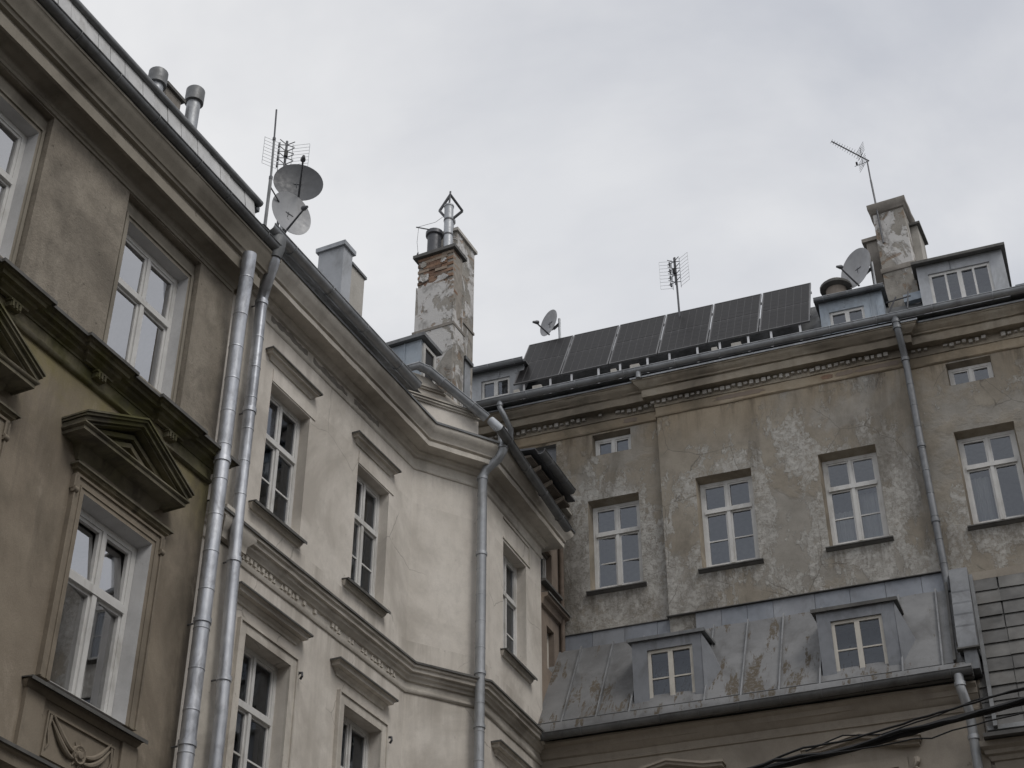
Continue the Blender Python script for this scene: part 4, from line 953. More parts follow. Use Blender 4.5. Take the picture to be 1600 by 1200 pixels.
# metal roof
MB().upoly([(.40, 17.80), (.1, 17.79), (-.95, 19.48), (-5, 19.9), (-9, 17.80), (.40, 17.78)], -2.8, 8.05).build('roof', 'zinc_dark', HC, FC)
MB().upoly([(.44, 17.86), (.44, 17.80), (-9, 17.80), (-4, 18.9)], 8.05, 12).build('roof', 'zinc_dark', HC, FC)
def dormer(par, u0, u1, o, z0, z1, win, mat, kind, depth=1.8, lid='zinc_dark', over=.12, wmat='white_paint', wo=.0):
    g = MB().wall(u0, u1, z0, z1, [win], o, .08)
    g.quad((u0, -o, z0), (u0, -o + depth, z0), (u0, -o + depth, z1), (u0, -o, z1)); g.quad((u1, -o, z0), (u1, -o + depth, z0), (u1, -o + depth, z1), (u1, -o, z1))
    d = g.build('dormer', mat, par, FC)
    MB().upoly([(o + over, z1 + .035), (o + over, z1 - .02), (o + over - .02, z1 - .02), (o + over - .03, z1 + .002), (o - depth, z1 + .10), (o - depth, z1 + .15)], u0 - .07, u1 + .07).build('dormer_roof', lid, d, FC)
    a, b, c, e = win; fw = .05; oo = o - .03; dd = .05
    f = MB(); f.box(a, a + fw, oo - dd, oo, c, e); f.box(b - fw, b, oo - dd, oo, c, e); f.box(a + fw, b - fw, oo - dd, oo - .002, c, c + fw); f.box(a + fw, b - fw, oo - dd, oo - .002, e - fw, e)
    n = 4 if kind == 'four' else 2
    xs = [a + fw + (b - a - 2 * fw) * k / n for k in range(n + 1)]
    for k in range(1, n): f.box(xs[k] - (.038 if k * 2 == n else .018), xs[k] + (.038 if k * 2 == n else .018), oo - dd, oo + .004, c + fw, e - fw)
    f.build('dormer_window', wmat, d, FC)
    if kind == 'bars':
        zb = c + (e - c) * .47; MB().box(a + fw, b - fw, oo - dd + .01, oo - .012, zb - .011, zb + .011).build('glazing_bar', wmat, d, FC)
    for k in range(n):
        j = random.uniform(-.006, .006); y = -(oo - .03)
        MB().quad((xs[k], y + j, c + fw), (xs[k + 1], y + j, c + fw), (xs[k + 1], y - j, e - fw), (xs[k], y - j, e - fw)).build('pane', 'window_glass_dull' if kind == 'bars' else 'window_glass', d, FC, False)
    r = MB(); o0, o1 = o - .085, o - 1.1; r.quad((a - .05, -o1, c - .1), (b + .05, -o1, c - .1), (b + .05, -o1, e + .05), (a - .05, -o1, e + .05)); r.reveal(a - .05, b + .05, c - .1, e + .05, o0, o1); r.build('room_lining', 'room', d, FC, False)
    return d
dL = dormer(HC, -2.1, -.80, -.3, 17.9, 19.12, (-1.66, -1.08, 18.50, 18.92), 'zinc_grey', 'two')
for x in (-1.3, -.95): MB().box(x - .012, x + .012, -.3, -.285, 18.94, 19.10).build('seam', 'zinc_grey', dL, FC)
dM = dormer(HC, 4.86, 5.97, -.08, 17.7, 18.86, (5.02, 5.63, 18.22, 18.62), 'zinc_blue', 'two', over=.10)
for x in (5.3, 5.75, 5.86): MB().box(x - .01, x + .01, -.08, -.066, 18.3 if x > 5.7 else 18.66, 18.85).build('seam', 'zinc_blue', dM, FC)
gutter(dM, FC, [(4.80, .04), (6.03, .04)], 18.88, .04, 'zinc_grey', .4, 'dormer_gutter')
gutter(dL, FC, [(-2.1, -.15), (-.75, -.15)], 19.14, .055, 'zinc_grey', .4, 'dormer_gutter')
dR = dormer(HC, 6.62, 8.08, -.08, 17.7, 19.18, (6.80, 7.84, 18.22, 18.98), 'clad_pale', 'four', lid='cap_metal', over=.14)
MB().box(7.18, 7.2, -.08, -.066, 19.0, 19.17).build('seam', 'clad_grey', dR, FC)
# vent drum between panels and dish
vd = MB().lathe([(.19, 18.6), (.19, 19.42), (.26, 19.44), (.27, 19.50), (.2, 19.56), (0, 19.58)], Matrix.Translation((5.15, .6, .06)), 20).build('roof_vent', 'terracotta', HC, FC)
MB().lathe([(.2, 19.40), (.29, 19.43), (.29, 19.48), (.2, 19.53)], Matrix.Translation((5.15, .6, .06)), 20).build('vent_cap', 'cap_metal', vd, FC)
# chimney stack on the right with its lower neighbours
FH = FC.at(6.02, -.5, 5.2)
ch = MB().box(0, .56, -1.05, 0, 17.8, 21.06).build('chimney', 'plaster_flaking', HC, FH)
MB().sweep([(-.0, -1.05), (0, 0), (.56, 0), (.56, -1.05)], [(0, 20.92), (.03, 20.94), (.05, 21.0), (.07, 21.02), (.075, 21.13), (0, 21.16)], .006, .15).build('chimney_cap', 'plaster_chimney_dark', ch, FH)
MB().sweep([(-.0, -1.05), (0, 0), (.56, 0), (.56, -1.05)], [(0, 19.52), (.02, 19.53), (.03, 19.58), (.02, 19.63), (0, 19.64)], .006, .12).build('chimney_ledge', 'plaster_chimney_dark', ch, FH)
c2 = MB().box(-.22, -.002, -.8, -.12, 17.8, 20.42).build('chimney', 'plaster_chimney_dark', HC, FH)
MB().box(-.29, -.003, -.86, -.07, 20.421, 20.50).build('chimney_cap', 'plaster_chimney_dark', c2, FH)
c3 = MB().box(.563, .70, -1.0, -.42, 17.8, 20.75).build('chimney', 'plaster_chimney', HC, FH)
MB().box(.563, .76, -1.06, -.36, 20.751, 20.80).build('chimney_cap', 'cap_metal', c3, FH)
MB().box(.3, .62, .0, .12, 18.70, 18.86).build('flashing_tray', 'zinc_blue', ch, FH)
sb_ = MB()
for (a, b) in (((6.04, .02, 18.3), (6.2, .02, 18.6)), ((6.36, .02, 18.3), (6.42, .02, 18.66)), ((6.02, .02, 18.52), (6.45, .02, 18.56))): sb_.tube([a, b], .014, 6)
sb_.build('stay_bracket', 'steel_dark', HC, FC)

# ------------------------------------------------------------------ low annex with tin mansard roof
HD = thing('annex', 'low annex with grey tin mansard roof and two dormers below the weathered house', 'building', FC)
DO = 1.1
DWN = [(1.48, 2.40), (4.26, 5.2)]
MB().wall(-.25, 6.42, 0, 10.75, [(a, b, 7.9, 9.78) for a, b in DWN], DO, .2).build('wall', 'plaster_annex', HD, FC)
for a, b in DWN:
    window(HD, FC, a, b, 7.9, 9.78, DO - .17, 'T', .62, True, 'white_paint', .06)
    c = (a + b) / 2; hw = .84
    hd = MB(); tp = 10.30; e_ = 10.17
    for k, (o_, th, dz) in enumerate(((.20, .035, 0), (.17, .05, -.03), (.10, .05, -.075))):
        z0 = dz
        hd.poly([(c - hw + k * .02, e_ + z0 - th), (c - hw + .30, e_ + z0 - th + .01), (c, tp + z0 - th), (c + hw - .30, e_ + z0 - th + .01), (c + hw - k * .02, e_ + z0 - th), (c + hw - k * .02, e_ + z0), (c + hw - .3, e_ + z0 + .01), (c, tp + z0), (c - hw + .3, e_ + z0 + .01), (c - hw + k * .02, e_ + z0)], DO, DO + o_)
    hd.build('window_hood', 'plaster_annex', HD, FC)
    g = MB(); band(g, a, b, 7.9, 9.78, .13, DO, DO + .03); g.build('window_surround', 'plaster_annex', HD, FC)
    g = MB(); g.tube([(b + .26, -DO - .03, 9.86), (b + .26, -DO - .06, 9.8), (b + .22, -DO - .05, 9.74), (b + .28, -DO - .05, 9.7)], [.05, .04, .03, .012], 7); g.build('scroll_console', 'plaster_annex', HD, FC)
MB().sweep([(-.25, DO), (6.42, DO)], [(0, 10.44), (.025, 10.45), (.03, 10.48), (.012, 10.49), (.012, 10.58), (.05, 10.60), (.08, 10.66), (.10, 10.67), (.12, 10.74), (.18, 10.78), (.18, 10.81), (0, 10.85)], .003, .4).build('cornice', 'plaster_annex', HD, FC)
T0, T1 = (.15, 12.80), (1.31, 10.95)
def rz(o): return T0[1] + (T1[1] - T0[1]) * (o - T0[0]) / (T1[0] - T0[0])
MB().upoly([(T0[0] - .02, T0[1] - .04), (T1[0] - .02, T1[1] - .06), (T1[0] - .1, T1[1] - .1), (T0[0] - .02, T0[1] - .3)], -.2, 6.4).build('roof_deck', 'zinc_dark', HD, FC)
us = [-.2, .35, .90, 1.42, 2.58, 3.12, 3.68, 4.28, 5.48, 6.03, 6.40]
for k in range(len(us) - 1):
    a, b = us[k], us[k + 1]; j = random.uniform(-.004, .006)
    g = MB(); nx = 3; nz = 5; vs = []
    for q in range(nz + 1):
        t = q / nz; o_ = T0[0] + (T1[0] - T0[0]) * t; z_ = T0[1] + (T1[1] - T0[1]) * t
        for p in range(nx + 1):
            bulge = .008 * math.sin(math.pi * p / nx) + random.uniform(-.004, .004)
            vs.append((a + .004 + (b - a - .008) * p / nx, -(o_ + .02 + (bulge + j) * .85), z_ + (bulge + j) * .5))
    fs = [(q * (nx + 1) + p, q * (nx + 1) + p + 1, (q + 1) * (nx + 1) + p + 1, (q + 1) * (nx + 1) + p) for q in range(nz) for p in range(nx)]
    g.add(vs, fs, True); g.build('roof_sheet', 'tin_roof', HD, FC)
    if k:
        hgt = .06
        g = MB(); w_ = .012; lean = random.uniform(-.01, .01)
        P = [(T0[0], T0[1]), (T1[0] + .005, T1[1])]
        vs = []
        for (o_, z_) in P:
            vs += [(a - w_, -o_ - .01, z_ - .01), (a - w_ + lean, -o_ - hgt * .85 - .02, z_ + hgt * .53), (a + w_ + lean, -o_ - hgt * .85 - .02, z_ + hgt * .53), (a + w_, -o_ - .01, z_ - .01)]
        g.add(vs, [(0, 1, 5, 4), (1, 2, 6, 5), (2, 3, 7, 6), (0, 1, 2, 3), (7, 6, 5, 4)]); g.build('standing_seam', 'seam_metal', HD, FC)
es = MB().upoly([(T1[0] + .0, T1[1] + .11), (T1[0] + .03, T1[1] + .13), (T1[0] + .09, T1[1] + .01), (T1[0] + .09, T1[1] - .03), (T1[0], T1[1] - .03)], -.2, 6.42).build('eave_strip', 'tin_roof', HD, FC)
MB().tube([(-.1, -(T1[0] - .02), T1[1] + .16), (6.4, -(T1[0] - .02), T1[1] + .16)], .010, 6).build('snow_rail', 'zinc_dark', HD, FC)
slantgutter(HD, FC.w(-.18, 1.43, 10.86), FC.w(6.42, 1.43, 10.93), .085, FC.n, 'zinc_dark')
MB().box(-.2, 6.42, 1.28, 1.36, 10.84, 10.9).build('fascia', 'cap_metal', HD, FC)
u = -.15; k = 0
while u < 6.2:
    wd = random.choice((.42, .55, .66)); wd = min(wd, 6.3 - u)
    MB().upoly([(.0 if u < 1.8 else .1, 13.13), (.05 + (.08 if u > 1.8 else 0), 13.12 + random.uniform(-.004, .004)), (.085 + (.07 if u > 1.8 else 0), 12.83), (.17, 12.80), (.17, 12.76), (.0, 12.78)], u, u + wd - .006).build('flashing_sheet', random.choice(('zinc_strip', 'zinc_strip', 'clad_grey')), HD, FC)
    u += wd; k += 1
MB().box(-.15, 1.8, .0, .07, 13.128, 13.14).build('flashing_edge', 'cap_metal', HD, FC)
MB().box(1.801, 6.25, .08, .17, 13.128, 13.14).build('flashing_edge', 'cap_metal', HD, FC)
for i, (a, b, wa, wb) in enumerate(((1.46, 2.55, 1.70, 2.41), (4.32, 5.46, 4.52, 5.27))):
    d = dormer(HD, a, b, 1.12, 11.14, 12.30, (wa, wb, 11.24, 12.12), 'clad_grey', 'bars', depth=.85, lid='cap_metal' if i else 'zinc_dark', over=.05, wmat='cream_paint')
    MB().upoly([(1.13, 11.20), (1.22, 11.13), (1.22, 11.09), (1.1, 11.12)], a, b).build('dormer_apron', 'tin_roof', d, FC)
    for s_, uu in ((1, b),):                       # flared metal cheeks
        MB().add([(uu + s_ * .004, -1.12, 12.30), (uu + s_ * .004, -.42, 12.34), (uu + s_ * .22, -.83, 11.76), (uu + s_ * .006, -1.14, 11.16)], [(0, 1, 2), (0, 2, 3)]).build('dormer_cheek', 'clad_grey', d, FC, False)
# fire wall, clad in sheet metal, between annex and slate roof
fw_ = MB().upoly([(.0, 13.08), (.42, 13.0), (.62, 12.62), (1.38, 11.44), (1.38, 11.27), (.0, 11.27)], 6.28, 6.55).build('fire_wall', 'zinc_pipe', HD, FC)
MB().box(6.34, 6.52, .4, 1.36, 10.95, 11.268).build('fire_wall_foot', 'zinc_pipe', fw_, FC)
MB().box(6.425, 6.465, .2, 1.07, 0, 10.9).build('fire_wall_core', 'plaster_annex', fw_, FC)
MB().box(6.26, 6.57, 1.30, 1.42, 11.245, 11.268).build('fire_wall_drip', 'cap_metal', fw_, FC)
for k in range(4):
    o_ = .72 + k * .17; z_ = 12.62 - (o_ - .62) / .76 * 1.18
    MB().box(6.275, 6.555, o_ - .01, o_ + .012, z_ - .02, z_ + .012).build('clad_seam', 'zinc_pipe', fw_, FC)
pipe(HD, FC, [(6.22, 1.43, 10.86), (6.22, 1.43, 10.66), (6.24, 1.40, 10.55), (6.27, 1.30, 10.38), (6.27, 1.26, 10.26), (6.22, 1.26, 8), (6.2, 1.26, .2)], .066, 'zinc_grey', [(6.22, 1.43, 10.72), (6.265, 1.26, 10.0), (6.24, 1.26, 9.2)])
MB().add([(6.18, -.2, 12.86), (6.22, -.2, 12.86), (6.22, -1.30, 11.10), (6.18, -1.30, 11.10), (6.18, -.25, 12.89), (6.22, -.25, 12.89), (6.22, -1.35, 11.13), (6.18, -1.35, 11.13)], [(0, 1, 2, 3), (4, 5, 6, 7), (0, 1, 5, 4), (1, 2, 6, 5), (2, 3, 7, 6), (3, 0, 4, 7)]).build('valley_edge', 'cap_metal', HD, FC)

# ------------------------------------------------------------------ slate-clad annex at the right edge
HE = thing('slate_annex', 'annex with steep roof of large grey slates at the right edge', 'building', FC)
S0, S1 = (.30, 12.86), (1.30, 10.10)
MB().upoly([(S0[0] - .03, S0[1]), (S1[0] - .03, S1[1]), (S1[0] - .2, S1[1]), (.0, S1[1]), (.0, S0[1])], 6.552, 12).build('roof_deck', 'slate', HE, FC)
L = math.hypot(S1[0] - S0[0], S1[1] - S0[1]); dv = Vector((0, -(S1[0] - S0[0]) / L, (S1[1] - S0[1]) / L)); nv = Vector((0, -(-(S1[1] - S0[1])) / L, (S1[0] - S0[0]) / L))
tm = MB().add([(-.252, -.012, 0), (.252, -.012, 0), (.252, .012, -.33), (-.252, .012, -.33), (-.252, -.002, 0), (.252, -.002, 0), (.252, .024, -.33), (-.252, .024, -.33)], [(0, 1, 2, 3), (7, 6, 5, 4), (0, 4, 5, 1), (1, 5, 6, 2), (2, 6, 7, 3), (3, 7, 4, 0)]).mesh('slate_tile'); tm.materials.append(MATS['slate'])
rows = int(L / .27)
for r_ in range(rows + 1):
    for c_ in range(8):
        u_ = 6.70 + c_ * .512 + random.uniform(-.012, .012)
        base = Vector((u_, -S0[0], S0[1])) + dv * (r_ * .272) + nv * .012
        ob = bpy.data.objects.new('slate_tile', tm)
        Mx = Matrix((( 1, 0, 0, base.x), (0, nv.y, -dv.y, base.y), (0, nv.z, -dv.z, base.z), (0, 0, 0, 1)))
        link(ob, HE, FC.M @ Mx @ Matrix.Rotation(random.uniform(-.02, .02), 4, 'Y') @ Matrix.Rotation(random.uniform(-.012, .02), 4, 'X'))
        ob.material_slots[0].link = 'OBJECT'; ob.material_slots[0].material = MATS[random.choice(('slate', 'slate', 'slate_light'))]
MB().add([(6.556, -.34, 12.8), (6.61, -.34, 12.8), (6.61, -1.36, 10.02), (6.556, -1.36, 10.02), (6.556, -.44, 12.86), (6.61, -.44, 12.86), (6.61, -1.44, 10.06), (6.556, -1.44, 10.06)], [(0, 1, 2, 3), (4, 5, 6, 7), (0, 1, 5, 4), (1, 2, 6, 5), (2, 3, 7, 6), (3, 0, 4, 7)]).build('verge_strip', 'zinc_dark', HE, FC)
MB().wall(6.47, 12, 0, 10.0, [], 1.1, 0).build('wall', 'plaster_annex', HE, FC)
MB().sweep([(6.46, 1.02), (6.46, 1.1), (12, 1.1)], [(0, 9.68), (.03, 9.69), (.05, 9.75), (.09, 9.77), (.1, 9.82), (.16, 9.86), (.17, 9.93), (0, 9.97)], .003, .4).build('cornice', 'plaster_annex', HE, FC)
MB().upoly([(1.1, 10.02), (1.42, 9.985), (1.42, 9.93), (1.39, 9.93), (1.1, 9.972)], 6.40, 12).build('eave_flashing', 'cap_metal', HE, FC)
MB().upoly([(1.24, 10.22), (1.40, 10.02), (1.36, 10.0), (1.2, 10.05)], 6.47, 12).build('eave_strip', 'zinc_dark', HE, FC)
MB().box(6.56, 12, .02, .34, 12.80, 12.93).build('plaster_ledge', 'plaster_annex', HE, FC)

# ------------------------------------------------------------------ solar panels
PW, PLn = .910, 1.79
pf = MB(); e = .018
for q in ((0, PW, 0, e), (0, PW, PLn - e, PLn), (0, e, e, PLn - e), (PW - e, PW, e, PLn - e)): pf.add([(q[0], q[2], -.03), (q[1], q[2], -.03), (q[1], q[3], -.03), (q[0], q[3], -.03), (q[0], q[2], .004), (q[1], q[2], .004), (q[1], q[3], .004), (q[0], q[3], .004)], [(3, 2, 1, 0), (4, 5, 6, 7), (0, 1, 5, 4), (1, 2, 6, 5), (2, 3, 7, 6), (3, 0, 4, 7)])
pfm = pf.mesh('panel_frame'); pfm.materials.append(MATS['panel_alu'])
bs = MB().add([(e, e, -.006), (PW - e, e, -.006), (PW - e, PLn - e, -.006), (e, PLn - e, -.006), (e, e, -.012), (PW - e, e, -.012), (PW - e, PLn - e, -.012), (e, PLn - e, -.012)], [(0, 1, 2, 3), (7, 6, 5, 4)]).mesh('back_sheet'); bs.materials.append(MATS['solar_back'])
cwid = (PW - 2 * e - .02) / 6; chg = (PLn - 2 * e - .05) / 10
cm = MB().add([(-cwid / 2 + .0055, -chg / 2 + .003, 0), (cwid / 2 - .0055, -chg / 2 + .003, 0), (cwid / 2 - .0055, chg / 2 - .003, 0), (-cwid / 2 + .0055, chg / 2 - .003, 0)], [(0, 1, 2, 3)]).mesh('cell'); cm.materials.append(MATS['solar_cell'])
rl = MB().box(-.02, .02, -.012, .012, -.45, 0).mesh('support_leg'); rl.materials.append(MATS['alu'])
PB = [-.90 + .934 * k for k in range(6)]
ordn = ['leftmost solar panel of the row, in front of the small satellite dish', 'second solar panel from the left in the roof row', 'third solar panel from the left in the roof row', 'third solar panel from the right, below the grid antenna', 'second solar panel from the right in the roof row', 'rightmost solar panel of the row, beside the blue-grey dormer']
tilt = 59.5
for i, u in enumerate(PB):
    M = FC.M @ Matrix.Translation((u, 0.0, 18.475)) @ Matrix.Rotation(R(tilt), 4, 'X')
    t = bpy.data.objects.new('solar_panel', None); link(t, None, M); tag(t, ordn[i], 'solar panel', 'solar panels along the roof edge')
    link(bpy.data.objects.new('panel_frame', pfm), t, M); link(bpy.data.objects.new('back_sheet', bs), t, M)
    for a in range(6):
        for b in range(10):
            link(bpy.data.objects.new('cell', cm), t, M @ Matrix.Translation((e + .01 + cwid * (a + .5), e + .01 + chg * (b + .5) + (.03 if b >= 5 else 0), 0)))
    for a in (.2, .72): link(bpy.data.objects.new('support_leg', rl), t, FC.M @ Matrix.Translation((u + a, .05, 18.49)))
    rr = MB()
    for yy in (.3, 1.4): rr.add([(-.01, yy, -.07), (PW + .01, yy, -.07), (PW + .01, yy + .04, -.07), (-.01, yy + .04, -.07), (-.01, yy, -.03), (PW + .01, yy, -.03), (PW + .01, yy + .04, -.03), (-.01, yy + .04, -.03)], [(3, 2, 1, 0), (4, 5, 6, 7), (0, 1, 5, 4), (1, 2, 6, 5), (2, 3, 7, 6), (3, 0, 4, 7)])
    rr.add([(PW * .3, 1.4, -.05), (PW * .34, 1.4, -.05), (PW * .34, .6, -1.0), (PW * .3, .6, -1.0)], [(0, 1, 2, 3)])
    ro = rr.build('mounting_rail', 'alu', t, ID); ro.matrix_basis = Matrix()
    if i in (0, 2, 4):
        bl = MB(); bl.box(u + .45, u + .62, .02, .2, 18.06, 18.2); bl.box(u + .1, u + .2, .1, .25, 18.0, 18.16); bl.build('ballast_block', 'plaster_chimney', t, FC)

# ------------------------------------------------------------------ satellite dishes, aerials
def dish(name, label, p, r, az, el, base, mat, armdir=-1, roll=0, squash=1.06, armlen=.9, extra=None):
    """p: centre (world); faces azimuth az, elevation el"""
    a, e_ = R(az), R(el)
    ax = Vector((math.sin(a) * math.cos(e_), math.cos(a) * math.cos(e_), math.sin(e_))); side = Vector((math.cos(a), -math.sin(a), 0)); up = side.cross(ax)
    if up.z < 0: up = -up
    Rm = Matrix.Rotation(R(roll), 3, ax); side = Rm @ side; up = Rm @ up
    M = Matrix(((side.x, up.x, ax.x, p.x), (side.y, up.y, ax.y, p.y), (side.z, up.z, ax.z, p.z), (0, 0, 0, 1)))
    t = bpy.data.objects.new(name, None); link(t, None, Matrix.Translation(base)); tag(t, label, 'satellite dish', 'satellite dishes on the roofs')
    S = Matrix.Diagonal((1, squash, 1, 1))
    prof = [(r * k / 10, r * .18 * (k / 10) ** 2 - r * .1) for k in range(11)] + [(r * 1.015, r * .085), (r * 1.015, r * .07)] + [(r * k / 10, r * .18 * (k / 10) ** 2 - r * .125) for k in range(10, -1, -1)]
    MB().lathe(prof, M @ S, 40).build('reflector', mat, t, ID)
    foot_ = M @ Vector((0, -r * squash * .98, -.02)); lnb = M @ Vector((0, -r * .55, r * armlen * 1.35))
    MB().tube([foot_, foot_.lerp(lnb, .6), lnb], [.018, .016, .014], 8).build('feed_arm', 'steel_dark', t, ID)
    d = ((M @ Vector((0, 0, 0))) - lnb).normalized()
    MB().tube([lnb - d * .07, lnb - d * .02, lnb + d * .03, lnb + d * .06], [.022, .03, .042, .04], 10).build('receiver', 'steel_dark', t, ID)
    bk_ = M @ Vector((0, -.05, -r * .12)); bb = M @ Vector((0, -.08, -r * .42))
    MB().tube([bk_, bb], .05, 8).build('mount', 'zinc_dark', t, ID)
    top = Vector((base.x, base.y, max(bb.z + .12, base.z + .2)))
    MB().tube([base, top], .025, 8).build('mast', 'zinc_grey', t, ID)
    MB().tube([bb, Vector((base.x, base.y, bb.z))], .03, 8).build('clamp', 'zinc_dark', t, ID)
    g = MB(); g.tube([M @ Vector((-.07, .02, -r * .09)), M @ Vector((.07, .02, -r * .09))], .008, 5); g.tube([M @ Vector((.02, -.06, -r * .085)), M @ Vector((.02, .05, -r * .085))], .006, 5); g.build('bolt_plate', 'steel_dark', t, ID)
    return t
dish('satellite_dish', 'large dark grey satellite dish above the pale dish, upper of the pair', FB1.w(15.12, -1.0, 18.38), .385, 168, 2, FB1.w(15.19, -1.28, 16.2), 'dish_dark', roll=4, squash=1.0, armlen=1.5)
dish('satellite_dish', 'light grey satellite dish below the dark dish, lower of the pair', FB1.w(14.95, -.96, 17.60), .355, 138, 2, FB1.w(15.20, -1.22, 16.2), 'dish_light', roll=-8, squash=1.12)
dish('satellite_dish', 'small grey satellite dish standing behind the leftmost solar panel', FC.w(-.50, -.98, 20.50), .27, 234, 4, FC.w(-.28, -.95, 18.6), 'dish_light', roll=0, squash=1.08)
dish('satellite_dish', 'grey satellite dish on the blue-grey dormer beside the right chimney', FC.w(5.58, -.55, 19.82), .37, 236, 4, FC.w(5.86, -.5, 18.6), 'dish_light', roll=0, squash=1.12)

def wires(g, segs, r):
    for a, b in segs: g.tube([a, b], r, 5, False)
# pole and grid aerial beside the dishes
t = thing('whip_antenna', 'tall thin bare pole left of the satellite dishes', 'antenna', FB1.at(14.4, -1))
pb = FB1.at(14.4, -1.0)
MB().tube([(0, 0, 16.2), (.01, 0, 17.9)], .026, 8).build('mast', 'zinc_dark', t, pb)
MB().tube([(.01, 0, 17.9), (-.02, 0, 18.7)], .018, 8).build('mast', 'zinc_dark', t, pb); MB().tube([(-.02, 0, 18.7), (-.05, 0, 19.30)], .014, 8).build('rod', 'steel_dark', t, pb)
g = MB(); g.lathe([(.03, 17.88), (.03, 17.94)], Matrix.Translation((.01, 0, 0)), 8); g.lathe([(.026, 18.67), (.026, 18.72)], Matrix.Translation((-.02, 0, 0)), 8); g.tube([(.01, 0, 17.75), (.35, .05, 17.72)], .012, 6); g.build('clamp', 'steel_dark', t, pb)
def grid_aerial(name, label, F, zb, z0, z1, w_, tilt_=0, lean=0.):
    t = thing(name, label, 'antenna', F)
    MB().tube([(0, 0, zb), (lean, 0, z1 + .05)], [.022, .02], 8).build('mast', 'steel_dark', t, F)
    n = 9
    for s_ in (-1, 1):
        g = MB(); x0, x1 = s_ * w_ * .28, s_ * w_
        for k in range(n):
            z = z0 + (z1 - z0) * k / (n - 1); g.tube([(x0 + lean, .02, z), (x1 + lean, -.08, z + .01 * s_)], .0035, 4, False)
        g.tube([(x1 + lean, -.08, z0), (x1 + lean, -.08, z1)], .0035, 4, False); g.tube([(x0 + lean, .02, z0 - .03), (x0 + lean, .02, z1 + .03)], .007, 5)
        g.build('reflector_grid', 'zinc_grey', t, F)
    g = MB()
    for k in range(4):
        z = z0 + (z1 - z0) * (k + .4) / 4
        for s_ in (-1, 1): g.tube([(lean, -.06, z), (lean + s_ * .12, -.10, z + .06)], .008, 5); g.tube([(lean, -.06, z), (lean + s_ * .12, -.10, z - .06)], .008, 5)
        g.box(lean - w_ * .34 - .012, lean - w_ * .34 + .012, .0, .05, z - .045, z + .04)
    g.tube([(lean, -.06, z0), (lean, -.06, z1)], .01, 5)
    g.build('dipoles', 'steel_dark', t, F)
    MB().box(lean - .03, lean + .03, .02, .09, (z0 + z1) / 2 - .06, (z0 + z1) / 2 + .06).build('junction_box', 'black_rubber', t, F)
    return t
grid_aerial('grid_antenna', 'grid television antenna on a pole behind the dark satellite dish', FB1.at(15.05, -1.25, 50), 16.2, 18.72, 19.28, .36)
grid_aerial('grid_antenna', 'grid television antenna on a thin mast above the solar panels', FC.at(2.18, -.8, 8), 18.5, 20.55, 21.22, .30, lean=-.02)
# yagi on the right chimney
Fy = FC.at(6.13, -.46)
t = thing('yagi_antenna', 'comb-shaped television antenna on a bent mast above the right chimney', 'antenna', Fy)
MB().tube([(.0, 0, 20.2), (-.02, 0, 21.3), (-.03, 0, 21.75)], .018, 8).build('mast', 'steel_dark', t, Fy)
MB().tube([(-.03, 0, 21.6), (-.035, 0, 22.28)], .014, 8).build('mast', 'steel_dark', t, Fy)
b0, b1 = Vector((.0, .03, 22.25)), Vector((-.60, -.35, 22.62))
MB().tube([b0, b1], .013, 6).build('boom', 'steel_dark', t, Fy)
dvx = (b1 - b0).normalized(); sx = dvx.cross(Vector((0, 0, 1))).normalized()
g = MB()
for k in range(13):
    c = b0.lerp(b1, .22 + .78 * k / 12); l = .10 - .004 * k; g.tube([c - sx * l, c + sx * l], .004, 4, False)
g.build('elements', 'steel_dark', t, Fy)
g = MB(); c = b0.lerp(b1, .2)
for k in range(5):
    for s_ in (-1, 1): g.tube([c + sx * (-.16) + Vector((0, 0, s_ * (.05 + .05 * k))), c + sx * .16 + Vector((0, 0, s_ * (.05 + .05 * k)))], .004, 4, False)
g.tube([c - Vector((0, 0, .24)), c + Vector((0, 0, .26))], .006, 5); g.tube([b0, b0 + Vector((-.28, 0, -.05))], .006, 5)
g.build('reflector_grid', 'steel_dark', t, Fy)
MB().box(-.25, -.215, -.03, .01, 22.22, 22.27).build('junction_box', 'black_rubber', t, Fy)
# broken aerial on the brick chimney
Fz = FB1.at(19.5, -.9)
t = thing('broken_aerial', 'broken aerial rod with dangling wire on the brick chimney', 'antenna', Fz)
MB().tube([(.0, .0, 20.75), (-.05, .45, 20.98)], .012, 6).build('rod', 'steel_dark', t, Fz)
MB().tube([(-.05, .40, 20.96), (-.05, .42, 20.6), (-.03, .40, 20.35)], .004, 5).build('wire', 'steel_dark', t, Fz)
MB().tube([(-.03, .40, 20.36), (-.02, .44, 20.2)], [.012, .03], 6).build('connector', 'steel_dark', t, Fz)
MB().tube([(-.05, .42, 20.97), (.05, .1, 21.05), (.05, -.05, 21.12)], .004, 5).build('wire', 'steel_dark', t, Fz)
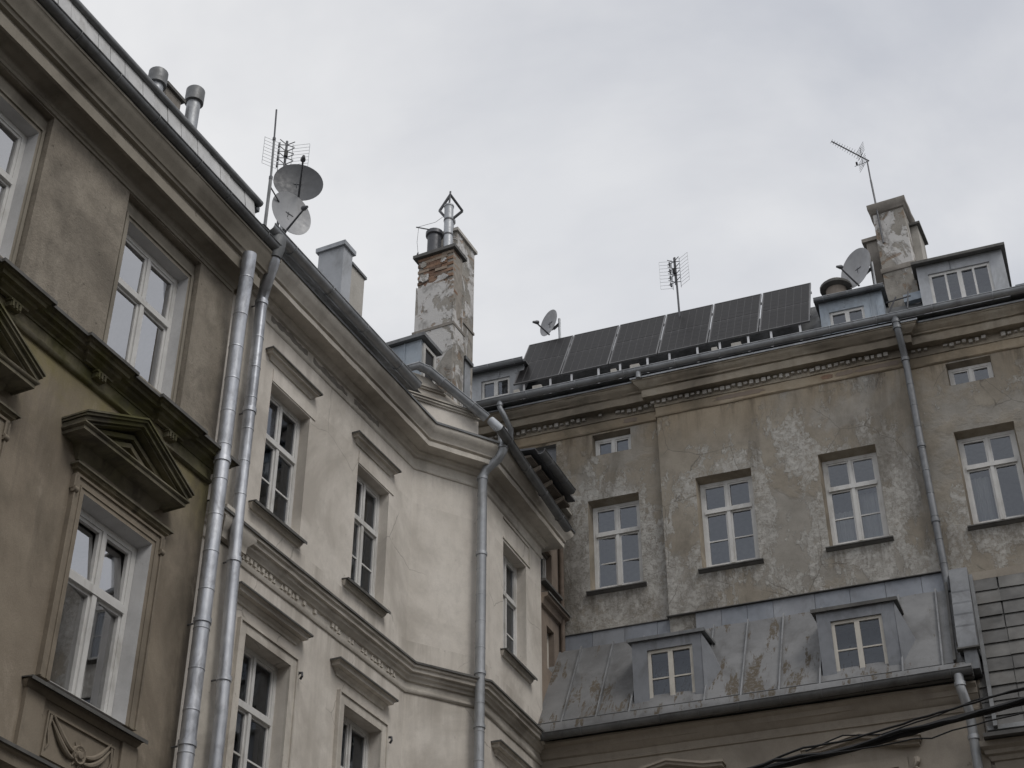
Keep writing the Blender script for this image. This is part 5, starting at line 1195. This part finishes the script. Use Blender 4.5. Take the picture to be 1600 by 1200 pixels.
# rails on the far right roof
t = thing('roof_railing', 'grey metal roof railing right of the clad dormer', 'railing', FC.at(8.5, -1))
MB().tube([(-.3, 0, 19.02), (2.5, 0, 19.08)], .02, 6).build('rail', 'zinc_blue', t, FC.at(8.5, -1)); MB().tube([(-.3, 0, 18.72), (2.5, 0, 18.78)], .03, 6).build('rail', 'zinc_blue', t, FC.at(8.5, -1))
for x in (0.1, 1.1, 2.1): MB().tube([(x, 0, 18), (x, 0, 19.05)], .02, 6).build('post', 'zinc_blue', t, FC.at(8.5, -1))

# ------------------------------------------------------------------ cables across the courtyard
def cable(label, pts, r, wob=.0, seg=7, name='cable', o=7.):
    P = []
    for i in range(len(pts) - 1):
        a, b = Vector((pts[i][0], -o, pts[i][1])), Vector((pts[i + 1][0], -o, pts[i + 1][1]))
        n = max(2, int((b - a).length / .12))
        for k in range(n): P.append(a.lerp(b, k / n) + Vector((0, random.uniform(-wob, wob), random.uniform(-wob, wob))))
    P.append(Vector((pts[-1][0], -o, pts[-1][1])))
    return tag(MB().tube(P, r, seg).build(name, 'black_rubber', None, FC), label, 'cable', 'cables across the courtyard')
cable('thick black cable bundle sagging across the lower right corner', [(.2, 7.25), (2.5, 7.42), (4.51, 7.70), (5.51, 7.80), (6.50, 7.955), (7.14, 8.03), (8.5, 8.25), (11, 8.7)], .036, .006)
cable('second black cable twisted along the thick cable bundle', [(.2, 7.22), (2.5, 7.40), (4.6, 7.74), (5.4, 7.76), (5.9, 7.88), (6.6, 7.94), (7.2, 8.05), (8.5, 8.24), (11, 8.69)], .02, .012, o=7.06)
cable('thin black cable running just above the thick cable bundle', [(.2, 7.3), (3.0, 7.50), (4.38, 7.73), (4.9, 7.86), (5.40, 7.885), (6.19, 8.02), (7.16, 8.17), (8.5, 8.4), (11, 8.9)], .012, .006)
cable('thin kinked wire looping below the thick cable bundle', [(4.2, 7.62), (5.0, 7.72), (5.5, 7.73), (6.02, 7.76), (6.2, 7.74), (6.41, 7.79), (6.63, 7.82), (7.3, 7.9), (9, 8.1)], .008, .006, o=7.1)
cable('thin wire slanting up past the annex downpipe to the slate roof', [(4.9, 7.86), (5.3, 7.98), (5.7, 7.93), (6.3, 8.06), (6.66, 8.16), (7.2, 8.20), (9, 8.4)], .008, .005, o=6.9)
